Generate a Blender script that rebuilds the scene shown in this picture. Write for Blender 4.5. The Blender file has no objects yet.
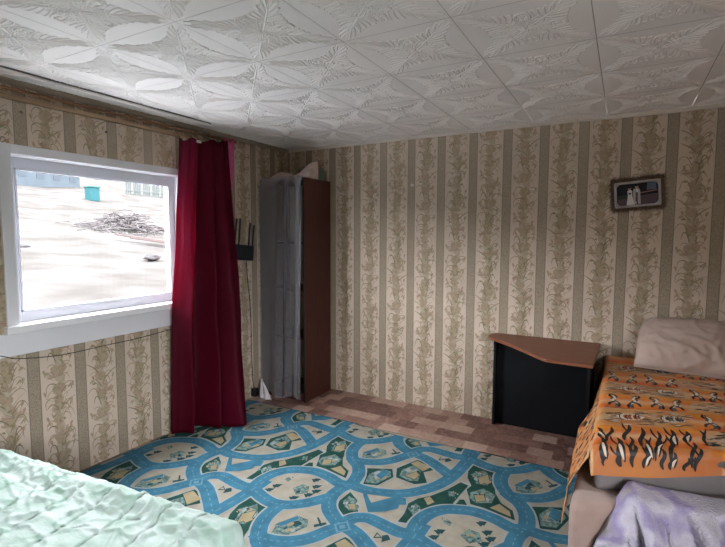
import bpy, bmesh, math, random
from mathutils import Vector, Matrix, noise
from math import sin, cos, pi, radians, sqrt, atan2, exp

# ------------------------------------------------------------------ camera, world, exposure
SC = bpy.context.scene
COL = SC.collection
CAM_POS = Vector((2.9211, -3.7479, 1.4748))
F_PX, YAW, PITCH, ROLL = 471.19, -0.50598, -0.080343, 0.0028527
fw = Vector((sin(YAW) * cos(PITCH), cos(YAW) * cos(PITCH), sin(PITCH)))
r0 = Vector((cos(YAW), -sin(YAW), 0))
u0 = r0.cross(fw)
rr = cos(ROLL) * r0 + sin(ROLL) * u0
uu = -sin(ROLL) * r0 + cos(ROLL) * u0
cam = bpy.data.cameras.new('camera')
cam.sensor_fit = 'HORIZONTAL'
cam.sensor_width = 36.0
cam.lens = 36.0 * F_PX / 725.0
cam.clip_start = 0.05
cam.clip_end = 400
camo = bpy.data.objects.new('camera', cam)
camo.matrix_world = Matrix(((rr.x, uu.x, -fw.x, CAM_POS.x), (rr.y, uu.y, -fw.y, CAM_POS.y), (rr.z, uu.z, -fw.z, CAM_POS.z), (0, 0, 0, 1)))
COL.objects.link(camo)
SC.camera = camo

SKY_STRENGTH = 52.0
world = bpy.data.worlds.new('overcast_sky')
SC.world = world
world.use_nodes = True
wn = world.node_tree.nodes
bg = wn['Background']
bg.inputs['Color'].default_value = (0.98, 0.955, 1.0, 1)
bg.inputs['Strength'].default_value = SKY_STRENGTH

SC.view_settings.view_transform = 'Standard'
SC.view_settings.look = 'None'
SC.view_settings.gamma = 1.0
SC.view_settings.use_curve_mapping = False
SC.view_settings.exposure = 0.0
SC.cycles.max_bounces = 14
SC.cycles.diffuse_bounces = 9
SC.cycles.transparent_max_bounces = 16
SC.cycles.sample_clamp_indirect = 8.0
SC.cycles.use_denoising = True

ROOM_X, ROOM_Y, ROOM_Z = 4.35, -4.75, 2.305      # back-left corner is the origin
WIN1 = (-2.41, -1.29, 0.975, 1.91)               # y0, y1, z0, z1 in the left wall
ADDED_WIN = (-4.62, -3.25, 0.95, 2.08)              # y0, y1, z0, z1 of an unseen window added for light, right wall

def portal(loc, rot, sx, sy):
    l = bpy.data.lights.new('window_daylight', 'AREA')
    l.shape = 'RECTANGLE'
    l.size, l.size_y = sx, sy
    l.cycles.is_portal = True
    o = bpy.data.objects.new('window_daylight', l)
    o.location = loc
    o.rotation_euler = rot
    COL.objects.link(o)

portal((-0.16, (WIN1[0] + WIN1[1]) / 2, (WIN1[2] + WIN1[3]) / 2), (0, radians(-90), 0), WIN1[3] - WIN1[2], WIN1[1] - WIN1[0])
portal((ROOM_X + 0.16, (ADDED_WIN[0] + ADDED_WIN[1]) / 2, (ADDED_WIN[2] + ADDED_WIN[3]) / 2), (0, radians(90), 0), ADDED_WIN[3] - ADDED_WIN[2], ADDED_WIN[1] - ADDED_WIN[0])

# ------------------------------------------------------------------ materials
def mat(name, col, rough=0.8, spec=0.3, var=0.0, vscale=8.0, bump=0.0, bscale=60.0, col2=None, sheen=0.0, metal=0.0, stretch=None, detail=4.0, trans=0.0, bdist=0.01, tcol=None):
    m = bpy.data.materials.new(name)
    m.use_nodes = True
    nt = m.node_tree
    N, L = nt.nodes, nt.links
    b = N['Principled BSDF']
    b.inputs['Roughness'].default_value = rough
    b.inputs['Specular IOR Level'].default_value = spec
    b.inputs['Metallic'].default_value = metal
    if sheen:
        b.inputs['Sheen Weight'].default_value = sheen
    tc = N.new('ShaderNodeTexCoord')
    mp = N.new('ShaderNodeMapping')
    L.new(tc.outputs['Object'], mp.inputs['Vector'])
    if stretch:
        mp.inputs['Scale'].default_value = stretch
    c1 = (*col, 1)
    if col2 is None:
        col2 = tuple(min(1, c * (1 + var)) for c in col)
        c1 = tuple(max(0, c * (1 - var)) for c in col) + (1,)
    nz = N.new('ShaderNodeTexNoise')
    nz.inputs['Scale'].default_value = vscale
    nz.inputs['Detail'].default_value = detail
    L.new(mp.outputs['Vector'], nz.inputs['Vector'])
    rp = N.new('ShaderNodeValToRGB')
    rp.color_ramp.elements[0].position = 0.35
    rp.color_ramp.elements[1].position = 0.65
    rp.color_ramp.elements[0].color = c1
    rp.color_ramp.elements[1].color = (*col2, 1)
    L.new(nz.outputs['Fac'], rp.inputs['Fac'])
    L.new(rp.outputs['Color'], b.inputs['Base Color'])
    if bump:
        nb = N.new('ShaderNodeTexNoise')
        nb.inputs['Scale'].default_value = bscale
        nb.inputs['Detail'].default_value = 5
        L.new(mp.outputs['Vector'], nb.inputs['Vector'])
        bp = N.new('ShaderNodeBump')
        bp.inputs['Strength'].default_value = bump
        bp.inputs['Distance'].default_value = bdist
        L.new(nb.outputs['Fac'], bp.inputs['Height'])
        L.new(bp.outputs['Normal'], b.inputs['Normal'])
    if trans:
        t = N.new('ShaderNodeBsdfTranslucent')
        if tcol:
            t.inputs['Color'].default_value = (*tcol, 1)
        else:
            L.new(rp.outputs['Color'], t.inputs['Color'])
        mx = N.new('ShaderNodeMixShader')
        mx.inputs['Fac'].default_value = trans
        L.new(b.outputs['BSDF'], mx.inputs[1])
        L.new(t.outputs['BSDF'], mx.inputs[2])
        L.new(mx.outputs['Shader'], N['Material Output'].inputs['Surface'])
    return m

def mat_glass(name, refl=0.06):
    m = bpy.data.materials.new(name)
    m.use_nodes = True
    nt = m.node_tree
    N, L = nt.nodes, nt.links
    N.remove(N['Principled BSDF'])
    t = N.new('ShaderNodeBsdfTransparent')
    t.inputs['Color'].default_value = (0.96, 0.975, 0.98, 1)
    g = N.new('ShaderNodeBsdfGlossy')
    g.inputs['Roughness'].default_value = 0.03
    mx = N.new('ShaderNodeMixShader')
    lw = N.new('ShaderNodeLayerWeight')
    lw.inputs['Blend'].default_value = 0.5
    pw = N.new('ShaderNodeMath')
    pw.operation = 'POWER'
    pw.inputs[1].default_value = 5.0
    L.new(lw.outputs['Facing'], pw.inputs[0])
    mr = N.new('ShaderNodeMapRange')
    mr.inputs['To Min'].default_value = 0.02
    mr.inputs['To Max'].default_value = 0.6
    L.new(pw.outputs['Value'], mr.inputs['Value'])
    L.new(mr.outputs['Result'], mx.inputs['Fac'])
    L.new(t.outputs['BSDF'], mx.inputs[1])
    L.new(g.outputs['BSDF'], mx.inputs[2])
    L.new(mx.outputs['Shader'], N['Material Output'].inputs['Surface'])
    return m

def mat_sheer(name, col, alpha):
    m = bpy.data.materials.new(name)
    m.use_nodes = True
    nt = m.node_tree
    N, L = nt.nodes, nt.links
    b = N['Principled BSDF']
    b.inputs['Base Color'].default_value = (*col, 1)
    b.inputs['Roughness'].default_value = 0.6
    t = N.new('ShaderNodeBsdfTransparent')
    tl = N.new('ShaderNodeBsdfTranslucent')
    tl.inputs['Color'].default_value = (*col, 1)
    m1 = N.new('ShaderNodeMixShader')
    m1.inputs['Fac'].default_value = 0.4
    L.new(b.outputs['BSDF'], m1.inputs[1])
    L.new(tl.outputs['BSDF'], m1.inputs[2])
    mx = N.new('ShaderNodeMixShader')
    lw = N.new('ShaderNodeLayerWeight')
    lw.inputs['Blend'].default_value = 0.35
    mr = N.new('ShaderNodeMapRange')
    mr.inputs['To Min'].default_value = alpha
    mr.inputs['To Max'].default_value = 1.0
    L.new(lw.outputs['Facing'], mr.inputs['Value'])
    L.new(mr.outputs['Result'], mx.inputs['Fac'])
    L.new(t.outputs['BSDF'], mx.inputs[1])
    L.new(m1.outputs['Shader'], mx.inputs[2])
    L.new(mx.outputs['Shader'], N['Material Output'].inputs['Surface'])
    return m

def mat_band(name, c1, c2, scale):
    """speckled lattice of the wallpaper's plain bands"""
    m = mat(name, c1, 0.75, 0.25)
    nt = m.node_tree
    N, L = nt.nodes, nt.links
    tc = N.new('ShaderNodeTexCoord')
    v = N.new('ShaderNodeTexVoronoi')
    v.inputs['Scale'].default_value = scale
    L.new(tc.outputs['Object'], v.inputs['Vector'])
    rp = N.new('ShaderNodeValToRGB')
    rp.color_ramp.elements[0].color = (*c1, 1)
    rp.color_ramp.elements[1].color = (*c2, 1)
    rp.color_ramp.elements[0].position = 0.2
    rp.color_ramp.elements[1].position = 0.7
    L.new(v.outputs['Distance'], rp.inputs['Fac'])
    L.new(rp.outputs['Color'], N['Principled BSDF'].inputs['Base Color'])
    return m

def mat_lino(name):
    m = mat(name, (0.3, 0.2, 0.16), 0.45, 0.4)
    nt = m.node_tree
    N, L = nt.nodes, nt.links
    b = N['Principled BSDF']
    tc = N.new('ShaderNodeTexCoord')
    br = N.new('ShaderNodeTexBrick')
    br.inputs['Scale'].default_value = 1.0
    br.inputs['Brick Width'].default_value = 0.165
    br.inputs['Row Height'].default_value = 0.125
    br.inputs['Mortar Size'].default_value = 0.0012
    br.inputs['Bias'].default_value = -0.05
    br.inputs['Color1'].default_value = (0.46, 0.325, 0.26, 1)
    br.inputs['Color2'].default_value = (0.125, 0.058, 0.045, 1)
    br.inputs['Mortar'].default_value = (0.2, 0.12, 0.1, 1)
    L.new(tc.outputs['Object'], br.inputs['Vector'])
    nz = N.new('ShaderNodeTexNoise')
    nz.inputs['Scale'].default_value = 22
    nz.inputs['Detail'].default_value = 7
    nz.inputs['Distortion'].default_value = 1.6
    L.new(tc.outputs['Object'], nz.inputs['Vector'])
    rp = N.new('ShaderNodeValToRGB')
    rp.color_ramp.elements[0].position = 0.38
    rp.color_ramp.elements[1].position = 0.62
    rp.color_ramp.elements[0].color = (0.13, 0.06, 0.045, 1)
    rp.color_ramp.elements[1].color = (0.42, 0.30, 0.24, 1)
    L.new(nz.outputs['Fac'], rp.inputs['Fac'])
    mx = N.new('ShaderNodeMix')
    mx.data_type = 'RGBA'
    mx.inputs['Factor'].default_value = 0.3
    br.inputs['Color1'].default_value = (0, 0, 0, 1)
    br.inputs['Color2'].default_value = (1, 1, 1, 1)
    br.inputs['Mortar'].default_value = (0.25, 0.25, 0.25, 1)
    r2 = N.new('ShaderNodeValToRGB')
    e = r2.color_ramp.elements
    e[0].position, e[0].color = 0.18, (0.105, 0.042, 0.033, 1)
    e[1].position, e[1].color = 0.80, (0.47, 0.335, 0.27, 1)
    m2 = e.new(0.45)
    m2.color = (0.22, 0.115, 0.09, 1)
    L.new(br.outputs['Color'], r2.inputs['Fac'])
    L.new(r2.outputs['Color'], mx.inputs['A'])
    L.new(rp.outputs['Color'], mx.inputs['B'])
    L.new(mx.outputs['Result'], b.inputs['Base Color'])
    return m

def mat_wood(name, c1, c2, rough=0.35, axis=(1, 14, 14), spec=0.3):
    return mat(name, c1, rough, spec, vscale=5, col2=c2, stretch=axis, detail=7)

# ------------------------------------------------------------------ geometry helpers
class G:
    """collects faces of several materials into ONE mesh object"""
    def __init__(s):
        s.v, s.f, s.m, s.mats = [], [], [], []
        s.uv = None
    def mi(s, m):
        if m not in s.mats:
            s.mats.append(m)
        return s.mats.index(m)
    def face(s, pts, m):
        n = len(s.v)
        s.v += [tuple(p) for p in pts]
        s.f.append(tuple(range(n, n + len(pts))))
        s.m.append(s.mi(m))
    def mesh(s, verts, faces, m):
        n = len(s.v)
        s.v += [tuple(p) for p in verts]
        k = s.mi(m)
        for f in faces:
            s.f.append(tuple(i + n for i in f))
            s.m.append(k)
    def box(s, a, b, m, M=None):
        x0, y0, z0 = a
        x1, y1, z1 = b
        vs = [Vector(p) for p in ((x0, y0, z0), (x1, y0, z0), (x1, y1, z0), (x0, y1, z0), (x0, y0, z1), (x1, y0, z1), (x1, y1, z1), (x0, y1, z1))]
        if M:
            vs = [M @ v for v in vs]
        s.mesh(vs, [(0, 3, 2, 1), (4, 5, 6, 7), (0, 1, 5, 4), (1, 2, 6, 5), (2, 3, 7, 6), (3, 0, 4, 7)], m)
    def rbox(s, a, b, m, r=0.005, seg=2, M=None):
        bm = bmesh.new()
        bmesh.ops.create_cube(bm, size=1)
        for v in bm.verts:
            v.co = Vector([a[i] + (v.co[i] + 0.5) * (b[i] - a[i]) for i in range(3)])
        bmesh.ops.bevel(bm, geom=bm.edges[:], offset=r, segments=seg, affect='EDGES', profile=0.5)
        s.bm(bm, m, M)
    def prism(s, pts, z0, z1, m, r=0.0, M=None):
        bm = bmesh.new()
        vs = [bm.verts.new((p[0], p[1], z0)) for p in pts]
        f = bm.faces.new(vs)
        ex = bmesh.ops.extrude_face_region(bm, geom=[f])
        for v in [e for e in ex['geom'] if isinstance(e, bmesh.types.BMVert)]:
            v.co.z = z1
        bmesh.ops.recalc_face_normals(bm, faces=bm.faces)
        if r:
            bmesh.ops.bevel(bm, geom=bm.edges[:], offset=r, segments=2, affect='EDGES', profile=0.5)
        s.bm(bm, m, M)
    def bm(s, bm, m, M=None):
        bm.verts.ensure_lookup_table()
        bm.verts.index_update()
        vs = [(M @ v.co) if M else v.co.copy() for v in bm.verts]
        s.mesh(vs, [[v.index for v in f.verts] for f in bm.faces], m)
        bm.free()
    def tube(s, pts, r, m, seg=8, cap=True, taper=None):
        pts = [Vector(p) for p in pts]
        n = len(pts)
        vs, fs = [], []
        up = Vector((0.13, 0.21, 0.97)).normalized()
        for i, p in enumerate(pts):
            t = (pts[min(i + 1, n - 1)] - pts[max(i - 1, 0)]).normalized()
            a = t.cross(up)
            if a.length < 0.05:
                a = t.cross(Vector((1, 0, 0)))
            a.normalize()
            b = t.cross(a)
            rad = r if taper is None else r + (taper - r) * i / (n - 1)
            for k in range(seg):
                w = 2 * pi * k / seg
                vs.append(p + rad * (cos(w) * a + sin(w) * b))
        for i in range(n - 1):
            for k in range(seg):
                k2 = (k + 1) % seg
                fs.append((i * seg + k, i * seg + k2, (i + 1) * seg + k2, (i + 1) * seg + k))
        if cap:
            fs.append(tuple(range(seg - 1, -1, -1)))
            fs.append(tuple((n - 1) * seg + k for k in range(seg)))
        s.mesh(vs, fs, m)
    def grid(s, fn, nu, nv, m, closed=False):
        vs = [fn(i / nu, j / nv) for j in range(nv + 1) for i in range(nu + 1)]
        fs = [(j * (nu + 1) + i, j * (nu + 1) + i + 1, (j + 1) * (nu + 1) + i + 1, (j + 1) * (nu + 1) + i) for j in range(nv) for i in range(nu)]
        s.mesh(vs, fs, m)
    def clip(s, planes):
        bm = bmesh.new()
        bv = [bm.verts.new(v) for v in s.v]
        for f, k in zip(s.f, s.m):
            try:
                bm.faces.new([bv[i] for i in f]).material_index = k
            except ValueError:
                pass
        for co, no in planes:
            bmesh.ops.bisect_plane(bm, geom=bm.verts[:] + bm.edges[:] + bm.faces[:], plane_co=co, plane_no=no, clear_outer=True)
        bm.verts.index_update()
        s.v = [tuple(v.co) for v in bm.verts]
        s.f = [tuple(v.index for v in f.verts) for f in bm.faces]
        s.m = [f.material_index for f in bm.faces]
        bm.free()
    def build(s, name, parent=None, smooth=False, label=None, cat=None, group=None, kind=None, solid=0.0, subsurf=0, loc=None):
        me = bpy.data.meshes.new(name)
        off = Vector(loc) if loc else Vector((0, 0, 0))
        me.from_pydata([tuple(Vector(v) - off) for v in s.v], [], s.f)
        for m in s.mats:
            me.materials.append(m)
        me.polygons.foreach_set('material_index', s.m)
        if smooth:
            me.polygons.foreach_set('use_smooth', [True] * len(me.polygons))
        me.update()
        o = bpy.data.objects.new(name, me)
        COL.objects.link(o)
        if parent is not None:
            o.parent = parent
            off2 = off - parent.location if True else off
            o.location = off2 if loc else -parent.location
        elif loc:
            o.location = off
        tag(o, label, cat, group, kind)
        if solid:
            sd = o.modifiers.new('thickness', 'SOLIDIFY')
            sd.thickness = solid
            sd.offset = 0
        if subsurf:
            sb = o.modifiers.new('smooth', 'SUBSURF')
            sb.levels = sb.render_levels = subsurf
        return o

def tag(o, label=None, cat=None, group=None, kind=None):
    if label: o['label'] = label
    if cat: o['category'] = cat
    if group: o['group'] = group
    if kind: o['kind'] = kind
    return o

def thing(name, label, cat, loc, group=None, kind=None):
    o = bpy.data.objects.new(name, None)
    o.empty_display_size = 0.1
    o.location = loc
    COL.objects.link(o)
    tag(o, label, cat, group, kind)
    return o

def smooth_line(pts, n=5):
    """Catmull-Rom through 2-D or 3-D points"""
    P = [Vector(p) for p in pts]
    if len(P) < 3:
        return P
    out = []
    for i in range(len(P) - 1):
        p0 = P[max(i - 1, 0)]; p1 = P[i]; p2 = P[i + 1]; p3 = P[min(i + 2, len(P) - 1)]
        for k in range(n):
            t = k / n
            out.append(0.5 * ((2 * p1) + (p2 - p0) * t + (2 * p0 - 5 * p1 + 4 * p2 - p3) * t * t + (3 * p1 - p0 - 3 * p2 + p3) * t ** 3))
    out.append(P[-1])
    return out

def ribbon2(pts, w0, w1=None, wm=None):
    """quads of a flat ribbon along 2-D points; width w0 -> wm -> w1"""
    n = len(pts)
    L_, R_ = [], []
    for i, p in enumerate(pts):
        t = (pts[min(i + 1, n - 1)] - pts[max(i - 1, 0)])
        if t.length < 1e-9:
            t = Vector((1, 0))
        t.normalize()
        nrm = Vector((-t.y, t.x))
        a = i / (n - 1)
        e = w0 if w1 is None else w1
        w = (w0 + (e - w0) * a) if wm is None else (w0 * (1 - a) ** 2 + 2 * wm * 1.5 * a * (1 - a) + e * a ** 2)
        L_.append(p + nrm * w / 2)
        R_.append(p - nrm * w / 2)
    return [(L_[i], L_[i + 1], R_[i + 1], R_[i]) for i in range(n - 1)]

def ellipse2(c, a, b, rot=0.0, n=9, jit=0.0, rnd=None):
    out = []
    for k in range(n):
        w = 2 * pi * k / n
        q = 1 + (rnd.uniform(-jit, jit) if rnd else 0)
        x, y = a * cos(w) * q, b * sin(w) * q
        out.append(Vector((c[0] + x * cos(rot) - y * sin(rot), c[1] + x * sin(rot) + y * cos(rot))))
    return out

# ------------------------------------------------------------------ the room shell
M_wp_base = mat('wallpaper_cream', (0.565, 0.475, 0.385), 0.75, 0.25, var=0.05, vscale=3.0)
M_wp_band = mat_band('wallpaper_band_greige', (0.41, 0.345, 0.26), (0.25, 0.208, 0.15), 210)
M_wp_edge = mat('wallpaper_band_edge', (0.215, 0.185, 0.135), 0.75, 0.25)
M_wp_t1 = mat('wallpaper_vine_taupe', (0.37, 0.30, 0.205), 0.75, 0.25, var=0.12, vscale=40)
M_wp_t2 = mat('wallpaper_vine_olive', (0.265, 0.23, 0.135), 0.75, 0.25, var=0.12, vscale=40)
M_wp_t3 = mat('wallpaper_vine_rose', (0.41, 0.29, 0.215), 0.75, 0.25, var=0.1, vscale=40)
M_wp_t4 = mat('wallpaper_leaf_pale', (0.43, 0.365, 0.27), 0.75, 0.25, var=0.1, vscale=40)
M_wp_ln = mat('wallpaper_leaf_line', (0.22, 0.185, 0.12), 0.75, 0.25)
M_wall_core = mat('wall_plaster', (0.5, 0.45, 0.38), 0.9, 0.2, var=0.06, vscale=3)

def vine_motif(seed, H=0.53):
    rnd = random.Random(seed)
    out = []
    V2 = lambda x, y: Vector((x, y))
    # mottled trunk of leaves and flower heads
    for k in range(9):
        y = H * (k + 0.5) / 9
        x = 0.008 * sin(2 * pi * y / H) + rnd.uniform(-0.004, 0.004)
        out.append((M_wp_t4 if k % 2 else M_wp_t1, ellipse2((x, y), 0.035 + rnd.uniform(-0.008, 0.010), 0.040, rnd.uniform(-.3, .3), 11, 0.22, rnd)))
    for k in range(40):
        y = rnd.uniform(0, H)
        x = 0.008 * sin(2 * pi * y / H) + rnd.gauss(0, 0.022)
        m = rnd.choice((M_wp_t1, M_wp_t2, M_wp_t3, M_wp_t1, M_wp_t2))
        out.append((m, ellipse2((x, y), rnd.uniform(0.008, 0.018), rnd.uniform(0.004, 0.009), rnd.uniform(0, pi), 8, 0.15, rnd)))
    # flower heads: five petals with dark veins
    for (fx, fy, sc) in ((-0.018, 0.10, 1.0), (0.022, 0.27, 1.15), (-0.006, 0.43, 0.9)):
        for k in range(6):
            w = pi * (0.05 + 0.9 * k / 5) + rnd.uniform(-.12, .12)
            l = 0.03 * sc * rnd.uniform(0.8, 1.25)
            c = (fx + cos(w) * l * 0.9, fy + sin(w) * l * 0.75)
            out.append((M_wp_t3 if k % 2 else M_wp_t4, ellipse2(c, l * 0.75, l * 0.24, w, 9)))
            ln = smooth_line([V2(fx, fy), V2(fx + cos(w) * l, fy + sin(w) * l * .8), V2(fx + cos(w + .25) * l * 1.75, fy + sin(w + .25) * l * 1.3)], 3)
            for q in ribbon2(ln, 0.0016, 0.0010, 0.0024):
                out.append((M_wp_ln, q))
    # leaves on both sides: drooping arches, upright blades and curls, no two alike
    for k in range(24):
        y = H * (k + rnd.uniform(0.0, 1.0)) / 24
        sd = rnd.choice((-1, 1)) if k % 4 == 0 else (1 if k % 2 else -1)
        x0 = sd * rnd.uniform(0.0, 0.02)
        typ = rnd.random()
        if typ < 0.42:
            r = rnd.uniform(0.045, 0.09)
            h = rnd.uniform(0.02, 0.085)
            pts = [V2(x0, y), V2(x0 + sd * r * 0.35, y + h), V2(x0 + sd * r * 0.75, y + h * 1.05), V2(x0 + sd * r, y + h * rnd.uniform(0.0, 0.7))]
        elif typ < 0.75:
            l = rnd.uniform(0.06, 0.13)
            w = rnd.uniform(0.5, 1.25)
            r = min(0.09, l * cos(w))
            pts = [V2(x0, y), V2(x0 + sd * r * 0.4, y + l * sin(w) * 0.55), V2(x0 + sd * r, y + l * sin(w))]
        else:
            r = rnd.uniform(0.04, 0.08)
            pts = [V2(x0, y), V2(x0 + sd * r * 0.6, y + 0.012), V2(x0 + sd * r, y - 0.012), V2(x0 + sd * r * 0.95, y - rnd.uniform(0.03, 0.06))]
        ln = smooth_line(pts, 4)
        lm = rnd.choice((M_wp_t2, M_wp_ln, M_wp_t1, M_wp_t2, M_wp_t3))
        lw = rnd.uniform(0.003, 0.009)
        for q in ribbon2(ln, 0.004, 0.001, lw):
            out.append((lm, q))
        if k % 3 == 0:
            # a bud on its own stalk
            b = V2(sd * rnd.uniform(0.055, 0.08), y + rnd.uniform(-.03, .02))
            out.append((rnd.choice((M_wp_t3, M_wp_t1)), ellipse2(b, 0.008, 0.016, sd * -0.4, 8)))
            for q in ribbon2(smooth_line([b + V2(0, .014), b + V2(-sd * .008, -.03), V2(sd * 0.02, b.y - .06)], 3), 0.0018, 0.0022):
                out.append((M_wp_ln, q))
        if k % 5 == 1:
            # drooping bell flower of three narrow petals
            c = V2(sd * rnd.uniform(0.05, 0.075), y + rnd.uniform(-.02, .02))
            for w in (-2.2, -1.57, -0.9):
                e = c + V2(cos(w), sin(w)) * rnd.uniform(.022, .034)
                for q in ribbon2(smooth_line([c, (c + e) / 2 + V2(.002, 0), e], 3), .003, .001, .008):
                    out.append((M_wp_t2 if w < -1.6 else M_wp_t1, q))
    # fine strokes inside the trunk
    for k in range(34):
        y = rnd.uniform(0, H)
        x = rnd.gauss(0, 0.024)
        a = rnd.uniform(0.3, 2.8)
        l = rnd.uniform(0.014, 0.035)
        ln = smooth_line([V2(x, y), V2(x + cos(a) * l * .5 + .004, y + sin(a) * l * .5), V2(x + cos(a) * l, y + sin(a) * l)], 2)
        for q in ribbon2(ln, 0.0022, 0.001):
            out.append((M_wp_ln if k % 2 else M_wp_t2, q))
    return out

MOTIFS = [vine_motif(s) for s in (3, 11, 27)]
P_WP, W_BAND = 0.265, 0.068

def wallpaper(fn, u0, u1, v0, v1, phase, rects, seed=0, mirror=1):
    """pattern over [u0,u1]x[v0,v1], cut to the given rects; fn(u, v, height above the wall) -> 3-D"""
    rnd = random.Random(seed)
    items = []
    k0 = int(math.floor((u0 - phase) / P_WP)) - 1
    k1 = int(math.ceil((u1 - phase) / P_WP)) + 1
    for k in range(k0, k1):
        b = phase + k * P_WP
        items.append((M_wp_band, 0.0004, [Vector((b, v0)), Vector((b + W_BAND, v0)), Vector((b + W_BAND, v1)), Vector((b, v1))]))
        for e in (b, b + W_BAND - 0.0055):
            items.append((M_wp_edge, 0.0007, [Vector((e, v0)), Vector((e + .0055, v0)), Vector((e + .0055, v1)), Vector((e, v1))]))
        c = b + W_BAND + (P_WP - W_BAND) / 2
        off = (0.0 if k % 2 else 0.19) - 0.53
        j = 0
        while off + j * 0.53 < v1:
            for i, (m, poly) in enumerate(MOTIFS[(k + j) % 3]):
                items.append((m, 0.0003 + 0.000006 * i, [Vector((c + mirror * p.x, off + j * 0.53 + p.y)) for p in poly]))
            j += 1
    g = G()
    for (a0, a1, c0, c1) in rects:
        t = G()
        t.face([(a0, c0, 0), (a1, c0, 0), (a1, c1, 0), (a0, c1, 0)], M_wp_base)
        for m, h, poly in items:
            xs = [p.x for p in poly]; ys = [p.y for p in poly]
            if max(xs) < a0 or min(xs) > a1 or max(ys) < c0 or min(ys) > c1:
                continue
            t.face([(p.x, p.y, h) for p in poly], m)
        t.clip([((a0, 0, 0), (-1, 0, 0)), ((a1, 0, 0), (1, 0, 0)), ((0, c0, 0), (0, -1, 0)), ((0, c1, 0), (0, 1, 0))])
        n = len(g.v)
        g.v += [tuple(fn(*v)) for v in t.v]
        for f, k in zip(t.f, t.m):
            g.f.append(tuple(i + n for i in f))
            g.m.append(g.mi(t.mats[k]))
    return g

T_W = 0.16
# left wall (with the window) -------------------------------------------------
y0, y1, z0, z1 = WIN1
g = wallpaper(lambda u, v, h: (h, u, v), ROOM_Y, 0, 0, ROOM_Z, -2.12, [(ROOM_Y, 0, 0, z0), (ROOM_Y, 0, z1, ROOM_Z), (ROOM_Y, y0, z0, z1), (y1, 0, z0, z1)], 1)
for a, b in (((-T_W, ROOM_Y, -0.1), (-0.001, 0, z0)), ((-T_W, ROOM_Y, z1), (-0.001, 0, ROOM_Z)), ((-T_W, ROOM_Y, z0), (-0.001, y0, z1)), ((-T_W, y1, z0), (-0.001, 0, z1))):
    g.box(a, b, M_wall_core)
g.build('wall_left', kind='structure')
# back wall -------------------------------------------------------------------
g = wallpaper(lambda u, v, h: (u, -h, v), 0, ROOM_X, 0, ROOM_Z, 0.4885, [(0, ROOM_X, 0, ROOM_Z)], 2)
g.box((-T_W, 0.001, -0.1), (ROOM_X + T_W, T_W, ROOM_Z + .1), M_wall_core)
g.build('wall_back', kind='structure')
# right wall, with the window added behind the camera for fill light ----------------------------
q0, q1, fz0, fz1 = ADDED_WIN
g = wallpaper(lambda u, v, h: (ROOM_X - h, u, v), ROOM_Y, 0, 0, ROOM_Z, -0.2, [(ROOM_Y, 0, 0, fz0), (ROOM_Y, 0, fz1, ROOM_Z), (ROOM_Y, q0, fz0, fz1), (q1, 0, fz0, fz1)], 3, -1)
X_ = ROOM_X
for a, b in (((X_ + .001, ROOM_Y, -0.1), (X_ + T_W, 0, fz0)), ((X_ + .001, ROOM_Y, fz1), (X_ + T_W, 0, ROOM_Z)), ((X_ + .001, ROOM_Y, fz0), (X_ + T_W, q0, fz1)), ((X_ + .001, q1, fz0), (X_ + T_W, 0, fz1))):
    g.box(a, b, M_wall_core)
g.build('wall_right', kind='structure')
# front wall, behind the camera -----------------------------------------------------
g = wallpaper(lambda u, v, h: (u, ROOM_Y + h, v), 0, ROOM_X, 0, ROOM_Z, 0.1, [(0, ROOM_X, 0, ROOM_Z)], 4)
g.box((-T_W, ROOM_Y - T_W, -0.1), (ROOM_X + T_W, ROOM_Y - .001, ROOM_Z), M_wall_core)
g.build('wall_front', kind='structure')

# floor: patterned linoleum ------------------------------------------------------
M_lino = mat_lino('linoleum_brown_blocks')
g = G()
g.box((-T_W, ROOM_Y - T_W, -0.12), (ROOM_X + T_W, T_W, 0.0), M_lino)
g.build('floor', kind='structure')

# ceiling: embossed foam tiles -----------------------------------------------------
M_tile = mat('ceiling_foam_tile', (0.85, 0.83, 0.81), 0.62, 0.25, var=0.03, vscale=3, bump=0.12, bscale=180)
M_joint = mat('ceiling_tile_joint', (0.56, 0.54, 0.52), 0.8, 0.2)
TP = 0.478
XJ, YJ = 0.872, -2.43
g = G()
g.box((-T_W, ROOM_Y - T_W, ROOM_Z + 0.004), (ROOM_X + T_W, T_W, ROOM_Z + 0.12), M_joint)

def leaf_ridge(pts, w, h, seg=5):
    """a raised rounded lobe along 2-D points, hanging h below the tile face"""
    ln = smooth_line(pts, seg)
    n = len(ln)
    vs, fs = [], []
    for i, p in enumerate(ln):
        t = (ln[min(i + 1, n - 1)] - ln[max(i - 1, 0)])
        t.normalize()
        nr = Vector((-t.y, t.x))
        a = i / (n - 1)
        ww = w * max(0.12, sin(pi * min(0.97, 0.12 + 0.86 * a)) ** 0.7)
        hh = h * max(0.1, sin(pi * (0.1 + 0.82 * a)) ** 0.5)
        for q, z in ((-1, 0.0), (-0.55, 0.8), (0, 1.0), (0.55, 0.8), (1, 0.0)):
            c = p + nr * ww * q
            vs.append((c.x, c.y, -hh * z))
    for i in range(n - 1):
        for k in range(4):
            fs.append((i * 5 + k, i * 5 + k + 1, (i + 1) * 5 + k + 1, (i + 1) * 5 + k))
    return vs, fs

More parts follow.
